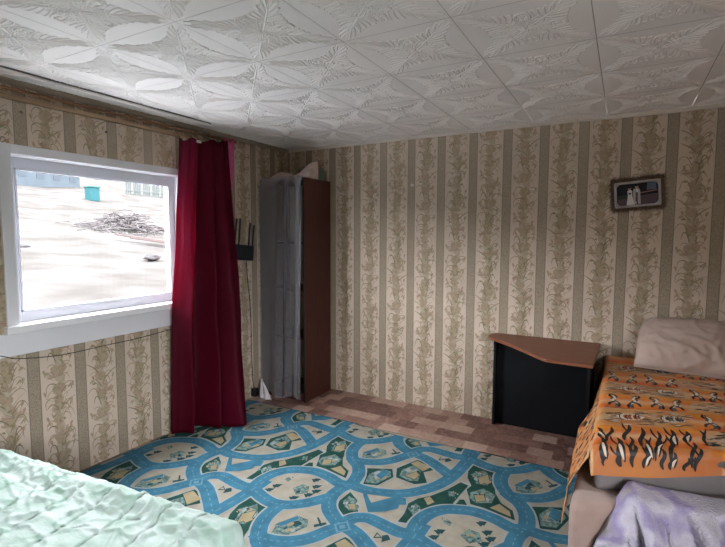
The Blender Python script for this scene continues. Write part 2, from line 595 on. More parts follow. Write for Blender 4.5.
def tile_relief():
    V2 = lambda x, y: Vector((x, y))
    parts = []
    for q in range(4):
        w0 = pi / 4 + q * pi / 2
        def R(l, s):          # along the diagonal, sideways
            return V2(cos(w0) * l - sin(w0) * s, sin(w0) * l + cos(w0) * s)
        parts.append(leaf_ridge([R(.03, 0), R(.12, 0), R(.21, 0), R(.30, 0)], 0.0055, 0.0045))
        for sd in (1, -1):
            for k in range(11):
                l = 0.030 + 0.021 * k
                r = (0.105 if k < 5 else 0.082) - 0.0062 * k + 0.012 * (k % 2)
                d = 0.035 + 0.004 * k
                parts.append(leaf_ridge([R(l, sd * .006), R(l + d * .25, sd * r * .38), R(l + d * .7, sd * r * .75), R(l + d * 1.05, sd * r * .88), R(l + d * 1.22, sd * r * .72)], 0.0050 + .0015 * (k % 2), 0.0036, 4))
            parts.append(leaf_ridge([R(.025, sd * .02), R(.04, sd * .075), R(.075, sd * .115), R(.105, sd * .12), R(.11, sd * .10), R(.095, sd * .095)], 0.006, 0.005, 4))
            parts.append(leaf_ridge([R(.02, sd * .018), R(.03, sd * .055), R(.06, sd * .075), R(.07, sd * .06)], 0.006, 0.0045, 4))
    for q in range(4):        # short fans towards the middle of each side
        for j in range(-3, 4):
            w = q * pi / 2 + j * 0.17
            l0, l1 = 0.05 + 0.004 * abs(j), 0.150 - 0.012 * abs(j)
            b = 0.10 * j
            parts.append(leaf_ridge([V2(cos(w) * l0, sin(w) * l0), V2(cos(w + b * .3) * (l0 + l1) / 2, sin(w + b * .3) * (l0 + l1) / 2), V2(cos(w + b) * l1, sin(w + b) * l1)], 0.0055, 0.004, 4))
    for k in range(8):
        w = 2 * pi * k / 8
        parts.append(leaf_ridge([V2(cos(w) * .008, sin(w) * .008), V2(cos(w) * .02, sin(w) * .02), V2(cos(w) * .03, sin(w) * .03)], 0.006, 0.005, 4))
    return parts
RELIEF = tile_relief()
i0, i1 = -2, 8
for i in range(i0, i1):
    for j in range(-5, 6):
        ax, ay = XJ + i * TP, YJ + j * TP
        bx, by = ax + TP, ay + TP
        ax2, bx2 = max(ax, 0), min(bx, ROOM_X)
        ay2, by2 = max(ay, ROOM_Y), min(by, 0)
        if bx2 - ax2 < 0.02 or by2 - ay2 < 0.02:
            continue
        e = 0.0016
        t = G()
        t.face([(ax2 + e, ay2 + e, ROOM_Z), (bx2 - e, ay2 + e, ROOM_Z), (bx2 - e, by2 - e, ROOM_Z), (ax2 + e, by2 - e, ROOM_Z)], M_tile)
        # the smooth flat border of every tile
        cx, cy = (ax + bx) / 2, (ay + by) / 2
        for vs, fs in RELIEF:
            t.mesh([(cx + v[0] * 0.93, cy + v[1] * 0.93, ROOM_Z + v[2]) for v in vs], fs, M_tile)
        if ax < 0 or bx > ROOM_X or ay < ROOM_Y or by > 0:
            t.clip([((0, 0, 0), (-1, 0, 0)), ((ROOM_X, 0, 0), (1, 0, 0)), ((0, ROOM_Y, 0), (0, -1, 0)), ((0, 0, 0), (0, 1, 0))])
        n = len(g.v)
        g.v += t.v
        for f, k in zip(t.f, t.m):
            g.f.append(tuple(q + n for q in f))
            g.m.append(g.mi(t.mats[k]))
co = g.build('ceiling', kind='structure', smooth=True)

# crown strips ---------------------------------------------------------------------
M_crown = mat('crown_strip_white', (0.60, 0.56, 0.50), 0.6, 0.3, var=0.06, vscale=6)
def wavy(a, b, sec, name, m, amp, seed, n=40):
    """a strip whose lower edge is not quite straight"""
    g = G()
    A, B = Vector(a), Vector(b)
    k = len(sec)
    vs, fs = [], []
    d = (B - A).normalized()
    inw = Vector((-d.y, d.x, 0))
    for i in range(n + 1):
        p = A.lerp(B, i / n)
        w = amp * noise.noise(Vector((i * 0.21 + seed, 0.3, 0)))
        for (o, z) in sec:
            vs.append(p + inw * o + Vector((0, 0, z + (w if z < -0.01 else 0))))
    for i in range(n):
        for q in range(k):
            fs.append((i * k + q, i * k + (q + 1) % k, (i + 1) * k + (q + 1) % k, (i + 1) * k + q))
    g.mesh(vs, fs, m)
    return g.build(name, kind='structure')
sec = [(0, 0), (0.020, 0), (0.020, -0.006), (0.012, -0.02), (0.0, -0.024)]
wavy((ROOM_X, -0.001, ROOM_Z), (0, -0.001, ROOM_Z), sec, 'trim_1', M_crown, 0.006, 1.7)
M_crown2 = mat('crown_strip_beige', (0.36, 0.31, 0.25), 0.7, 0.3, var=0.1, vscale=6)  # darker beige than the back wall strip
wavy((0.001, 0, ROOM_Z), (0.001, ROOM_Y, ROOM_Z), [(0, 0), (0.03, 0), (0.03, -0.008), (0.014, -0.026), (0.0, -0.03)], 'trim_2', M_crown2, 0.003, 5.1)
M_batten = mat_wood('batten_tan', (0.28, 0.19, 0.11), (0.36, 0.26, 0.16), 0.6, (14, 1, 14))
g = G(); g.box((0.0008, ROOM_Y, 2.198), (0.014, -0.72, 2.224), M_batten); g.build('trim_3', kind='structure')

# window 1 ---------------------------------------------------------------------------
M_case = mat('window_casing_white', (0.70, 0.71, 0.74), 0.5, 0.35, var=0.02, vscale=5)
M_sash = mat('window_sash_white', (0.66, 0.68, 0.74), 0.3, 0.5)
M_sill = mat('window_sill_white', (0.80, 0.81, 0.83), 0.25, 0.5)
M_gasket = mat('window_gasket_grey', (0.12, 0.12, 0.13), 0.6, 0.3)
M_glass = mat_glass('window_glass')
y0, y1, z0, z1 = WIN1
w1 = thing('window_1', 'white framed wide picture window in the left wall', 'window', (0, (y0 + y1) / 2, z0), kind='structure')
g = G()
g.rbox((-0.001, y0 - 0.062, z0 - 0.0), (0.016, y0, z1 + 0.052), M_case, 0.003)
g.rbox((-0.001, y1, z0), (0.016, y1 + 0.062, z1 + 0.052), M_case, 0.003)
g.rbox((-0.001, y0, z1), (0.0158, y1, z1 + 0.052), M_case, 0.003)
# lining of the opening
g.box((-0.10, y0 - .004, z0), (-0.001, y0 + 0.004, z1), M_sill)
g.box((-0.10, y1 - .004, z0), (-0.001, y1 + 0.004, z1), M_sill)
g.box((-0.10, y0, z1 - .004), (-0.001, y1, z1 + 0.004), M_sill)
g.build('casing', w1)
d0, d1 = -0.125, -0.070
gy0, gy1, gz0, gz1 = y0 + 0.05, y1 - 0.05, z0 + 0.062, z1 - 0.066
g = G()
g.rbox((d0, y0, z0), (d1, gy0, z1), M_sash, 0.004)
g.rbox((d0, gy1, z0), (d1, y1, z1), M_sash, 0.004)
g.rbox((d0, gy0 - .002, z0), (d1, gy1 + .002, gz0), M_sash, 0.004)
g.rbox((d0, gy0 - .002, gz1), (d1, gy1 + .002, z1), M_sash, 0.004)
# glazing bead step
for a, b in (((d1 - .012, gy0, gz0), (d1 + .004, gy0 + .008, gz1)), ((d1 - .012, gy1 - .008, gz0), (d1 + .004, gy1, gz1)), ((d1 - .012, gy0, gz0), (d1 + .004, gy1, gz0 + .008)), ((d1 - .012, gy0, gz1 - .008), (d1 + .004, gy1, gz1))):
    g.box(a, b, M_sash)
g.build('sash_frame', w1)
g = G()
e = 0.010
for a, b in (((d1 - .02, gy0 + .0075, gz0 + .0085), (d1 - .012, gy0 + e + .002, gz1 - .0085)), ((d1 - .02, gy1 - e - .002, gz0 + .0085), (d1 - .012, gy1 - .0075, gz1 - .0085)), ((d1 - .02, gy0 + .007, gz0 + .007), (d1 - .012, gy1 - .007, gz0 + e + .001)), ((d1 - .02, gy0 + .007, gz1 - e - .001), (d1 - .012, gy1 - .007, gz1 - .007))):
    g.box(a, b, M_gasket)
g.build('gasket', w1)
g = G(); g.box((d1 - .026, gy0 - .01, gz0 - .01), (d1 - .022, gy1 + .01, gz1 + .01), M_glass); g.build('glass', w1)
g = G(); g.rbox((-0.10, y0 - 0.075, z0 - 0.042), (0.042, y1 - 0.02, z0 + 0.002), M_sill, 0.006, 3); g.build('window_sill', w1)
g = G(); g.rbox((-0.001, -4.2, 0.808), (0.014, -1.40, z0 - 0.042), M_case, 0.003); g.build('apron_board', w1)

# unseen window added behind the camera to let in more daylight ----------------------------------------------------------
w2 = thing('added_window', 'white window added unseen in the right wall behind the viewer for daylight', 'window', (X_, (q0 + q1) / 2, fz0), kind='structure')
g = G()
for a, b in (((X_ - .016, q0 - .06, fz0 - .06), (X_, q0, fz1 + .06)), ((X_ - .016, q1, fz0 - .06), (X_, q1 + .06, fz1 + .06)), ((X_ - .016, q0, fz1), (X_, q1, fz1 + .06)), ((X_ - .016, q0, fz0 - .06), (X_, q1, fz0))):
    g.rbox(a, b, M_case, 0.003)
g.build('casing', w2)
g = G()
qm = (q0 + q1) / 2
for a, b in (((q0, fz0), (q0 + .06, fz1)), ((q1 - .06, fz0), (q1, fz1)), ((q0, fz0), (q1, fz0 + .06)), ((q0, fz1 - .06), (q1, fz1)), ((qm - .03, fz0), (qm + .03, fz1))):
    g.rbox((X_ + .07, a[0], a[1]), (X_ + .13, b[0], b[1]), M_sash, 0.004)
g.build('sash_frame', w2)
g = G(); g.box((X_ + .096, q0 + .05, fz0 + .05), (X_ + .10, q1 - .05, fz1 - .05), M_glass); g.build('glass', w2)

ROADS={'A':[(1.732,-1.805),(1.662,-1.765),(1.587,-1.704),(1.537,-1.611),(1.536,-1.512),(1.567,-1.432)],'B':[(1.567,-1.432),(1.547,-1.312),(1.497,-1.22),(1.423,-1.159),(1.358,-1.058),(1.338,-0.953),(1.35,-0.853)],'C':[(1.087,-1.754),(1.071,-1.657),(1.089,-1.556),(1.144,-1.477),(1.216,-1.437),(1.301,-1.413),(1.406,-1.424),(1.503,-1.457),(1.567,-1.432)],'D':[(1.087,-1.754),(1.192,-1.795),(1.278,-1.813),(1.349,-1.801),(1.423,-1.75),(1.484,-1.679),(1.53,-1.606)],'E':[(1.568,-1.432),(1.641,-1.444),(1.735,-1.434),(1.867,-1.38),(1.961,-1.287),(2.023,-1.179),(2.061,-1.047),(2.082,-0.842),(2.087,-0.664)],'S':[(1.732,-1.805),(1.733,-1.749),(1.758,-1.706),(1.812,-1.68),(1.874,-1.687),(1.947,-1.701),(2.004,-1.707),(2.045,-1.699)],'G':[(1.737,-0.875),(1.832,-0.904),(1.938,-0.973),(2.048,-1.055)],'H':[(1.732,-1.805),(1.707,-1.843),(1.688,-1.873),(1.651,-1.949),(1.592,-2.017),(1.516,-2.06),(1.437,-2.076),(1.386,-2.061)]}
POLYS={'lot':('blue',[(1.654,-1.457),(1.788,-1.635),(1.869,-1.581),(1.912,-1.525),(1.905,-1.489),(1.937,-1.472),(1.91,-1.412),(1.838,-1.433),(1.82,-1.394)]),'island':('cream',[(1.7,-1.481),(1.838,-1.443),(1.762,-1.548)]),'g1':('green',[(1.604,-1.505),(1.597,-1.61),(1.616,-1.669),(1.701,-1.729),(1.753,-1.663),(1.704,-1.62),(1.684,-1.562)]),'g1h':('house',[(1.622,-1.544),(1.676,-1.562),(1.731,-1.641),(1.696,-1.669),(1.653,-1.649),(1.616,-1.605)]),'g1t':('tan',[(1.656,-1.62),(1.684,-1.595),(1.718,-1.639),(1.69,-1.66)]),'g2':('green',[(1.549,-1.214),(1.7,-1.141),(1.749,-1.231),(1.708,-1.364),(1.626,-1.393),(1.598,-1.293)]),'g2h':('house',[(1.602,-1.268),(1.645,-1.172),(1.705,-1.175),(1.731,-1.23),(1.696,-1.349),(1.626,-1.367)]),'g2b':('blue',[(1.647,-1.266),(1.659,-1.176),(1.705,-1.186),(1.696,-1.295)]),'g3':('green',[(1.791,-0.948),(1.893,-0.973),(1.933,-1.03),(1.887,-1.087),(1.952,-1.197),(1.893,-1.247),(1.764,-1.225),(1.721,-1.12)]),'g3h':('house',[(1.757,-1.111),(1.8,-1.025),(1.87,-1.084),(1.897,-1.206),(1.841,-1.226),(1.773,-1.197)]),'g3t':('tan',[(1.773,-1.015),(1.797,-0.963),(1.905,-1.004),(1.879,-1.079)]),'g3u':('tan',[(1.805,-1.18),(1.843,-1.1),(1.876,-1.128),(1.873,-1.198)]),'g4':('green',[(1.969,-1.38),(2.025,-1.315),(2.081,-1.213),(2.125,-1.095),(2.177,-1.111),(2.164,-1.237),(2.155,-1.348),(2.069,-1.432),(2.018,-1.551),(2.015,-1.619),(1.96,-1.631),(1.96,-1.544),(1.941,-1.45)]),'g4t':('tan',[(1.998,-1.364),(2.019,-1.33),(2.063,-1.371),(2.041,-1.416)]),'g4h':('house',[(1.963,-1.501),(1.978,-1.43),(2.027,-1.466),(2.018,-1.551)]),'g4d':('house',[(2.093,-1.23),(2.122,-1.214),(2.143,-1.26),(2.114,-1.276)]),'g4e':('green',[(2.177,-1.279),(2.198,-1.267),(2.228,-1.311),(2.17,-1.344)]),'g5':('green',[(2.117,-0.907),(2.135,-0.839),(2.285,-0.854),(2.284,-0.949),(2.336,-1.118),(2.387,-1.201),(2.458,-1.245),(2.486,-1.327),(2.433,-1.318),(2.315,-1.294),(2.241,-1.293),(2.207,-1.213),(2.179,-1.158),(2.192,-1.103),(2.146,-1.027)]),'g5h':('house',[(2.169,-0.961),(2.208,-0.883),(2.274,-0.955),(2.276,-1.056),(2.21,-1.067)]),'g5t':('tan',[(2.202,-0.995),(2.245,-0.932),(2.275,-1.006),(2.233,-1.067)]),'g5i':('house',[(2.208,-1.178),(2.264,-1.099),(2.341,-1.138),(2.341,-1.227),(2.266,-1.268),(2.22,-1.239)]),'g5u':('tan',[(2.235,-1.197),(2.283,-1.17),(2.308,-1.223),(2.264,-1.259)]),'g5v':('tan',[(2.343,-1.278),(2.38,-1.215),(2.446,-1.261),(2.461,-1.307)]),'g6':('green',[(1.149,-1.816),(1.304,-1.841),(1.303,-1.936),(1.298,-2.017),(1.251,-2.075),(1.16,-1.969)]),'g6h':('house',[(1.162,-1.959),(1.187,-1.91),(1.261,-1.921),(1.276,-1.956),(1.225,-1.976)]),'g6t':('tan',[(1.217,-1.98),(1.263,-1.955),(1.3,-1.984),(1.283,-2.026)]),'l1':('house',[(1.458,-2.028),(1.43,-1.943),(1.483,-1.845),(1.547,-1.845),(1.575,-1.896),(1.53,-2.002)]),'l2':('blue',[(1.425,-1.962),(1.48,-1.841),(1.505,-1.861),(1.463,-1.956)]),'l3':('dark',[(1.597,-1.865),(1.641,-1.817),(1.655,-1.83),(1.613,-1.88)]),'l4':('dark',[(1.576,-1.804),(1.585,-1.799),(1.653,-1.858),(1.646,-1.869)]),'eh':('house',[(1.293,-1.639),(1.316,-1.573),(1.366,-1.577),(1.394,-1.633),(1.347,-1.679)]),'ep':('house',[(1.186,-1.581),(1.19,-1.545),(1.221,-1.561),(1.222,-1.594)]),'sw':('dark',[(1.907,-1.761),(1.951,-1.788),(1.91,-1.811)]),'swi':('cream',[(1.915,-1.773),(1.94,-1.787),(1.916,-1.8)]),'car':('dark',[(1.941,-1.772),(1.963,-1.752),(1.99,-1.781),(1.96,-1.819)])}
TREES=[(1.179,-1.723),(1.19,-1.665),(1.355,-1.72),(1.41,-1.654),(1.427,-1.6),(1.4,-1.558),(1.355,-1.497)]

# ------------------------------------------------------------------ play rug with printed roads
M_rug = {
 'cream': mat('rug_cream', (0.295, 0.275, 0.22), 0.95, 0.1, var=0.10, vscale=14, bump=0.25, bscale=300),
 'blue': mat('rug_road_blue', (0.040, 0.143, 0.212), 0.95, 0.1, var=0.14, vscale=14, bump=0.25, bscale=300),
 'pale': mat('rug_road_border', (0.27, 0.30, 0.295), 0.95, 0.1, var=0.08, vscale=14),
 'line': mat('rug_lane_dash', (0.105, 0.225, 0.29), 0.95, 0.1, var=0.08, vscale=14),
 'green': mat('rug_dark_green', (0.014, 0.055, 0.043), 0.95, 0.1, var=0.15, vscale=14, bump=0.25, bscale=300),
 'house': mat('rug_house_teal', (0.115, 0.18, 0.165), 0.95, 0.1, var=0.5, vscale=60),
 'tan': mat('rug_roof_tan', (0.28, 0.235, 0.14), 0.95, 0.1, var=0.1, vscale=14),
 'dark': mat('rug_tree_dark', (0.018, 0.055, 0.06), 0.95, 0.1, var=0.1, vscale=14),
}
LA, LB = Vector((0.984, 0.057)), Vector((0.003, 0.921))
RX0, RX1, RY0, RY1 = 0.035, 3.30, ROOM_Y + 0.35, -0.645
ZR = 0.006
g = G()
g.face([(RX0, RY0, ZR), (RX1, RY0, ZR), (RX1, RY1, ZR), (RX0, RY1, ZR)], M_rug['cream'])
HW = 0.042
ctr = [0]
def put(poly, key, lay):
    ctr[0] += 1
    z = ZR + lay + (ctr[0] % 97) * 1.0e-6
    xs = [p[0] for p in poly]; ys = [p[1] for p in poly]
    if max(xs) < RX0 or min(xs) > RX1 or max(ys) < RY0 or min(ys) > RY1:
        return
    g.face([(p[0], p[1], z) for p in poly], M_rug[key])
rnd = random.Random(5)
for i in range(-3, 4):
    for j in range(-5, 3):
        o = LA * i + LB * j
        for name, (key, pts) in POLYS.items():
            P = [Vector(p) + o for p in pts]
            c = sum(P, Vector((0, 0))) / len(P)
            if key == 'green':
                put([c + (p - c) * 1.07 for p in P], 'pale', 0.0002)
                put(P, 'green', 0.0004)
            elif key == 'house':
                put([c + (p - c) * 1.03 for p in P], 'dark', 0.0006)
                put(P, 'house', 0.0007)
                for q in range(9):
                    d = Vector((rnd.uniform(-.045, .045), rnd.uniform(-.035, .035)))
                    s = 0.12 + 0.16 * rnd.random()
                    put([c + d + (p - c) * s for p in P], rnd.choice(('pale', 'tan', 'house', 'dark')), 0.0008 + q * 0.00005)
            elif key == 'tan':
                put([c + (p - c) * 1.14 for p in P], 'dark', 0.00135)
                put(P, 'tan', 0.00145)
            elif key == 'blue':
                put([c + (p - c) * 1.05 for p in P], 'pale', 0.0013)
                put(P, 'blue', 0.0021)
            elif key == 'cream':
                put(P, 'cream', 0.0024)
            else:
                put(P, key, 0.0009)
        for t in TREES:
            c = Vector(t) + o
            a = radians(-38)
            tri = [(-0.02, -0.016), (-0.012, 0.0), (-0.02, 0.002), (0.0, 0.036), (0.02, 0.002), (0.012, 0.0), (0.02, -0.016)]
            put([c + Vector((x * cos(a) - y * sin(a), x * sin(a) + y * cos(a))) * 1.1 for x, y in tri], 'dark', 0.0009)
        for name, pts in ROADS.items():
            L = [p + o for p in smooth_line(pts, 5)]
            for q in ribbon2(L, HW * 2 + 0.020):
                put(q, 'pale', 0.0015)
            for q in ribbon2(L, HW * 2):
                put(q, 'blue', 0.0018)
            for w in (-1, 1):
                pass
            acc = 0
            for a, b in zip(L[:-1], L[1:]):
                acc += 1
                if acc % 2 and acc > 2:
                    for q in ribbon2([a, b], 0.006):
                        put(q, 'line', 0.0026)
        for cx, cy in ((1.736, -1.811),):
            c = Vector((cx, cy)) + o
            put([c + Vector(p) for p in ((0, .055), (.05, 0), (0, -.055), (-.05, 0))], 'line', 0.0027)
            put([c + Vector(p) for p in ((0, .040), (.036, 0), (0, -.040), (-.036, 0))], 'blue', 0.0028)
            put([c + Vector(p) for p in ((0, .022), (.02, 0), (0, -.022), (-.02, 0))], 'line', 0.0029)
g.clip([((RX0, 0, 0), (-1, 0, 0)), ((RX1, 0, 0), (1, 0, 0)), ((0, RY0, 0), (0, -1, 0)), ((0, RY1, 0), (0, 1, 0))])
def rugwave(x, y):
    w = 0.022 * sin(x * 3.1 - 0.4) + 0.012 * sin(x * 6.3 + 1.0)
    return w * exp(-max(0, RY1 - y) / 0.35)
g.v = [(x, y + rugwave(x, y), z) for x, y, z in g.v]
# edge and backing
M_rugedge = mat('rug_edge_binding', (0.02, 0.045, 0.055), 0.95, 0.1)
n = 60
ring = [(RX0 + (RX1 - RX0) * k / n, RY1) for k in range(n)] + [(RX1, RY1 + (RY0 - RY1) * k / 10) for k in range(10)] + [(RX1 + (RX0 - RX1) * k / n, RY0) for k in range(n)] + [(RX0, RY0 + (RY1 - RY0) * k / 10) for k in range(10)]
ring = [(x, y + rugwave(x, y)) for x, y in ring]
for k in range(len(ring)):
    a, b = ring[k], ring[(k + 1) % len(ring)]
    g.face([(a[0], a[1], 0.0005), (b[0], b[1], 0.0005), (b[0], b[1], ZR + .001), (a[0], a[1], ZR + .001)], M_rugedge)
    c = Vector(((RX0 + RX1) / 2, (RY0 + RY1) / 2))
    g.face([(a[0], a[1], ZR + .001), (b[0], b[1], ZR + .001), (b[0] + (c.x - b[0]) * .004, b[1] + (c.y - b[1]) * .006, ZR + .0035), (a[0] + (c.x - a[0]) * .004, a[1] + (c.y - a[1]) * .006, ZR + .0035)], M_rugedge)
g.build('play_rug', loc=(RX0, RY0, 0), label='large blue and green rug printed with a town of winding roads, on the floor', cat='rug')

# ------------------------------------------------------------------ curtain track, rod and curtain
M_track = mat('track_white_plastic', (0.62, 0.61, 0.58), 0.45, 0.4, var=0.04, vscale=4)
M_trackd = mat('track_groove_dark', (0.13, 0.125, 0.12), 0.7, 0.2)
t = thing('curtain_track', 'long white grooved curtain track fixed to the ceiling along the window wall', 'curtain track', (0.15, -2.6, ROOM_Z - .02))
g = G()
for a, b in ((0.095, 0.128), (0.134, 0.166), (0.172, 0.205)):
    g.rbox((a, ROOM_Y + .1, ROOM_Z - 0.02), (b, -1.17, ROOM_Z - 0.0005), M_track, 0.003)
g.build('rail', t)
g = G(); g.box((0.096, ROOM_Y + .11, ROOM_Z - 0.010), (0.2065, -1.172, ROOM_Z - 0.0008), M_trackd); g.build('groove', t)
M_rod = mat_wood('rod_brown', (0.17, 0.085, 0.04), (0.24, 0.13, 0.065), 0.4, (14, 1, 14))
t = thing('curtain_rod', 'thin brown curtain rod running above the window just under the ceiling', 'curtain rod', (0.035, -2.6, 2.247))
g = G(); g.tube([(0.035, ROOM_Y + .15, 2.250), (0.035, -2.5, 2.247), (0.035, -0.74, 2.250)], 0.0095, M_rod, 12); g.build('pole', t)
for y in (-4.3, -2.75, -0.76):
    g = G(); g.rbox((0.001, y - .008, 2.225), (0.036, y + .008, 2.241), M_rod, 0.003); g.rbox((0.001, y - .014, 2.21), (0.007, y + .014, 2.26), M_rod, 0.002); g.build('bracket', t)

M_red = mat('curtain_crimson_satin', (0.060, 0.0018, 0.0095), 0.5, 0.07, var=0.12, vscale=60, bump=0.12, bscale=90, trans=0.22, tcol=(0.50, 0.03, 0.11))
M_pink = mat('curtain_pink_lining', (0.62, 0.11, 0.28), 0.5, 0.4, var=0.1, vscale=20, trans=0.3)
M_hook = mat('hook_white', (0.65, 0.62, 0.58), 0.4, 0.4)
M_ring = mat('curtain_ring_tan', (0.30, 0.22, 0.12), 0.4, 0.4)
def interp(tab, t):
    for (a, va), (b, vb) in zip(tab[:-1], tab[1:]):
        if t <= b:
            w = (t - a) / (b - a)
            w = w * w * (3 - 2 * w) * .5 + w * .5
            return va + (vb - va) * w
    return tab[-1][1]
YR = [(0, -0.865), (0.25, -0.855), (0.5, -0.87), (0.75, -0.96), (1, -1.10)]
YL = [(0, -1.345), (0.3, -1.395), (0.6, -1.455), (1, -1.485)]
XR = [(0, 0.06), (0.25, 0.085), (0.5, 0.15), (0.75, 0.235), (1, 0.395)]
def curtain(s, t):
    ztop = 2.168 + 0.065 * s + 0.010 * cos(2 * pi * 7 * s)
    y = interp(YL, t) * (1 - s) + interp(YR, t) * s
    xr = interp(XR, t)
    x = 0.065 * (1 - s) + xr * (s ** 1.7) + 0.06 * (s - s ** 1.7)
    sw = s + 0.035 * sin(2.4 * t + 2 * s) + 0.03 * noise.noise(Vector((s * 2.5, t * 2.2, 3.3)))
    edge = min(1, s / 0.06)
    # broad billow by the window, a deep groove, then narrower folds
    f = 0.085 * exp(-((sw - 0.20) / 0.12) ** 2) - 0.05 * exp(-((sw - 0.45) / 0.06) ** 2)
    f += 0.060 * exp(-((sw - 0.59) / 0.05) ** 2) - 0.05 * exp(-((sw - 0.71) / 0.045) ** 2)
    f += (0.030 + 0.045 * t) * exp(-((sw - 0.86) / 0.075) ** 2)
    f += 0.010 * sin(2 * pi * (11 * sw)) * exp(-t / 0.12)
    f += 0.020 * t * sin(2 * pi * (3.1 * sw + 0.3)) + 0.008 * noise.noise(Vector((s * 9, t * 7, 1.7)))
    x += f * edge * (0.75 + 0.5 * t)
    y += 0.012 * noise.noise(Vector((s * 6, t * 5, 9.1))) * edge + 0.02 * t * sin(2 * pi * 2.2 * s)
    x = max(x, 0.012)
    z = ztop * (1 - t) + (0.012 + 0.02 * abs(noise.noise(Vector((s * 6, 0, 5))))) * t
    return Vector((x, y, z))
t = thing('red_curtain', 'long crimson satin curtain gathered beside the window and reaching the rug', 'curtain', (0.06, -1.15, 0.012))
g = G(); g.grid(curtain, 110, 90, M_red); g.build('curtain_panel', t, smooth=True, solid=0.003)
def lining(s, tt):
    z = 2.262 - 0.72 * tt
    ya = -0.885 + 0.01 * tt
    yb = -0.775 - 0.085 * tt
    y = ya + (yb - ya) * s
    return Vector((0.045 + 0.012 * sin(7 * s + 3 * tt) + 0.02 * tt, y, z + 0.012 * s * sin(9 * s)))
g = G(); g.grid(lining, 10, 30, M_pink); o = g.build('lining', t, smooth=True, solid=0.002); o['label'] = 'bright pink strip of lining at the right edge'
for k in range(8):
    s = (k + 0.25) / 8
    p = curtain(s, 0.0)
    g = G()
    ring = [(0.035 + 0.015 * cos(w) , p.y, 2.247 + 0.015 * sin(w)) for w in [2 * pi * q / 12 for q in range(13)]]
    g.tube(ring, 0.0022, M_ring, 6, cap=False)
    g.tube([(0.035, p.y, 2.233), (0.045, p.y + .004, 2.215), (p.x, p.y, p.z - 0.008)], 0.0022, M_hook if k == 2 else M_ring, 6)
    if k == 2:
        g.rbox((p.x + .004, p.y - .028, p.z - .035), (p.x + .014, p.y + .022, p.z - .015), M_hook, 0.003)
    g.build('curtain_hook', t)

# ------------------------------------------------------------------ wardrobe
M_ward = mat_wood('wardrobe_mahogany', (0.040, 0.0105, 0.0075), (0.060, 0.016, 0.010), 0.6, (12, 12, 0.8))
M_wedge = mat('wardrobe_edge_dark', (0.02, 0.012, 0.01), 0.5, 0.3)
M_wback = mat('wardrobe_back_board', (0.32, 0.28, 0.24), 0.8, 0.2)
WX0, WX1, WY0, WY1, WZ = 0.032, 0.517, -0.44, -0.03, 1.97
t = thing('wardrobe', 'tall narrow reddish brown wardrobe standing in the corner', 'wardrobe', ((WX0 + WX1) / 2, (WY0 + WY1) / 2, 0))
for x in (WX0, WX1 - 0.018):
    g = G(); g.rbox((x, WY0, 0.0), (x + 0.018, WY1, WZ), M_ward, 0.0015); g.box((x + .001, WY0 - .0012, 0.002), (x + .017, WY0 + .001, WZ - .002), M_wedge); g.build('side_panel', t)
g = G(); g.rbox((WX0 + .018, WY0 + .002, WZ - 0.02), (WX1 - .018, WY1, WZ - .002), M_ward, 0.0015); g.build('top_panel', t)
g = G(); g.rbox((WX0 + .018, WY0 + .01, 0.05), (WX1 - .018, WY1, 0.068), M_ward, 0.0015); g.box((WX0 + .018, WY0 + .02, 0.0), (WX1 - .018, WY0 + .035, 0.05), M_ward); g.build('bottom_panel', t)
g = G(); g.box((WX0 + .018, WY1 - .006, 0.05), (WX1 - .018, WY1 - .002, WZ - .02), M_wback); g.build('back_panel', t)
for z in (0.55, 0.98, 1.40):
    g = G(); g.rbox((WX0 + .018, WY0 + .03, z), (WX1 - .018, WY1 - .006, z + .018), M_ward, 0.0015); g.build('shelf', t)

M_sheer = mat_sheer('sheer_grey_white', (0.48, 0.475, 0.505), 0.35)
def sheer(s, tt):
    z = 1.985 * (1 - tt) + 0.022 * tt + 0.02 * sin(9 * s) * tt
    xl = 0.050 - 0.035 * tt
    xr = 0.515 - 0.028 * tt
    x = xl + (xr - xl) * (s + 0.07 * sin(2 * pi * s) * 1.0)
    ph = 2 * pi * (1.6 + 1.2 * s * s) * s + 0.8 * tt
    amp = 0.010 + 0.016 * tt
    y = WY0 - 0.028 + amp * sin(ph) + 0.010 * noise.noise(Vector((s * 4, tt * 3, 2.2)))
    if tt < 0.03:
        y += (0.03 - tt) * 1.1
        z = min(z, 1.99)
    y = min(y, WY0 - 0.005)
    return Vector((x, y, z))
g = G(); g.grid(sheer, 90, 70, M_sheer)
def hemfold(s, tt):           # gathered edge on the right, two layers thick
    z = 1.98 * (1 - tt) + 0.05 * tt
    x = 0.445 - 0.012 * tt + 0.062 * s + 0.012 * sin(tt * 5)
    return Vector((x, WY0 - 0.046 + 0.012 * sin(9 * s + 2 * tt) - 0.006 * tt, z))
g.grid(hemfold, 24, 50, M_sheer)
g.build('sheer_curtain', smooth=True, loc=(0.27, WY0 - 0.03, 0.05), label='sheer greyish white curtain hung down the front of the tall wardrobe', cat='sheer curtain')

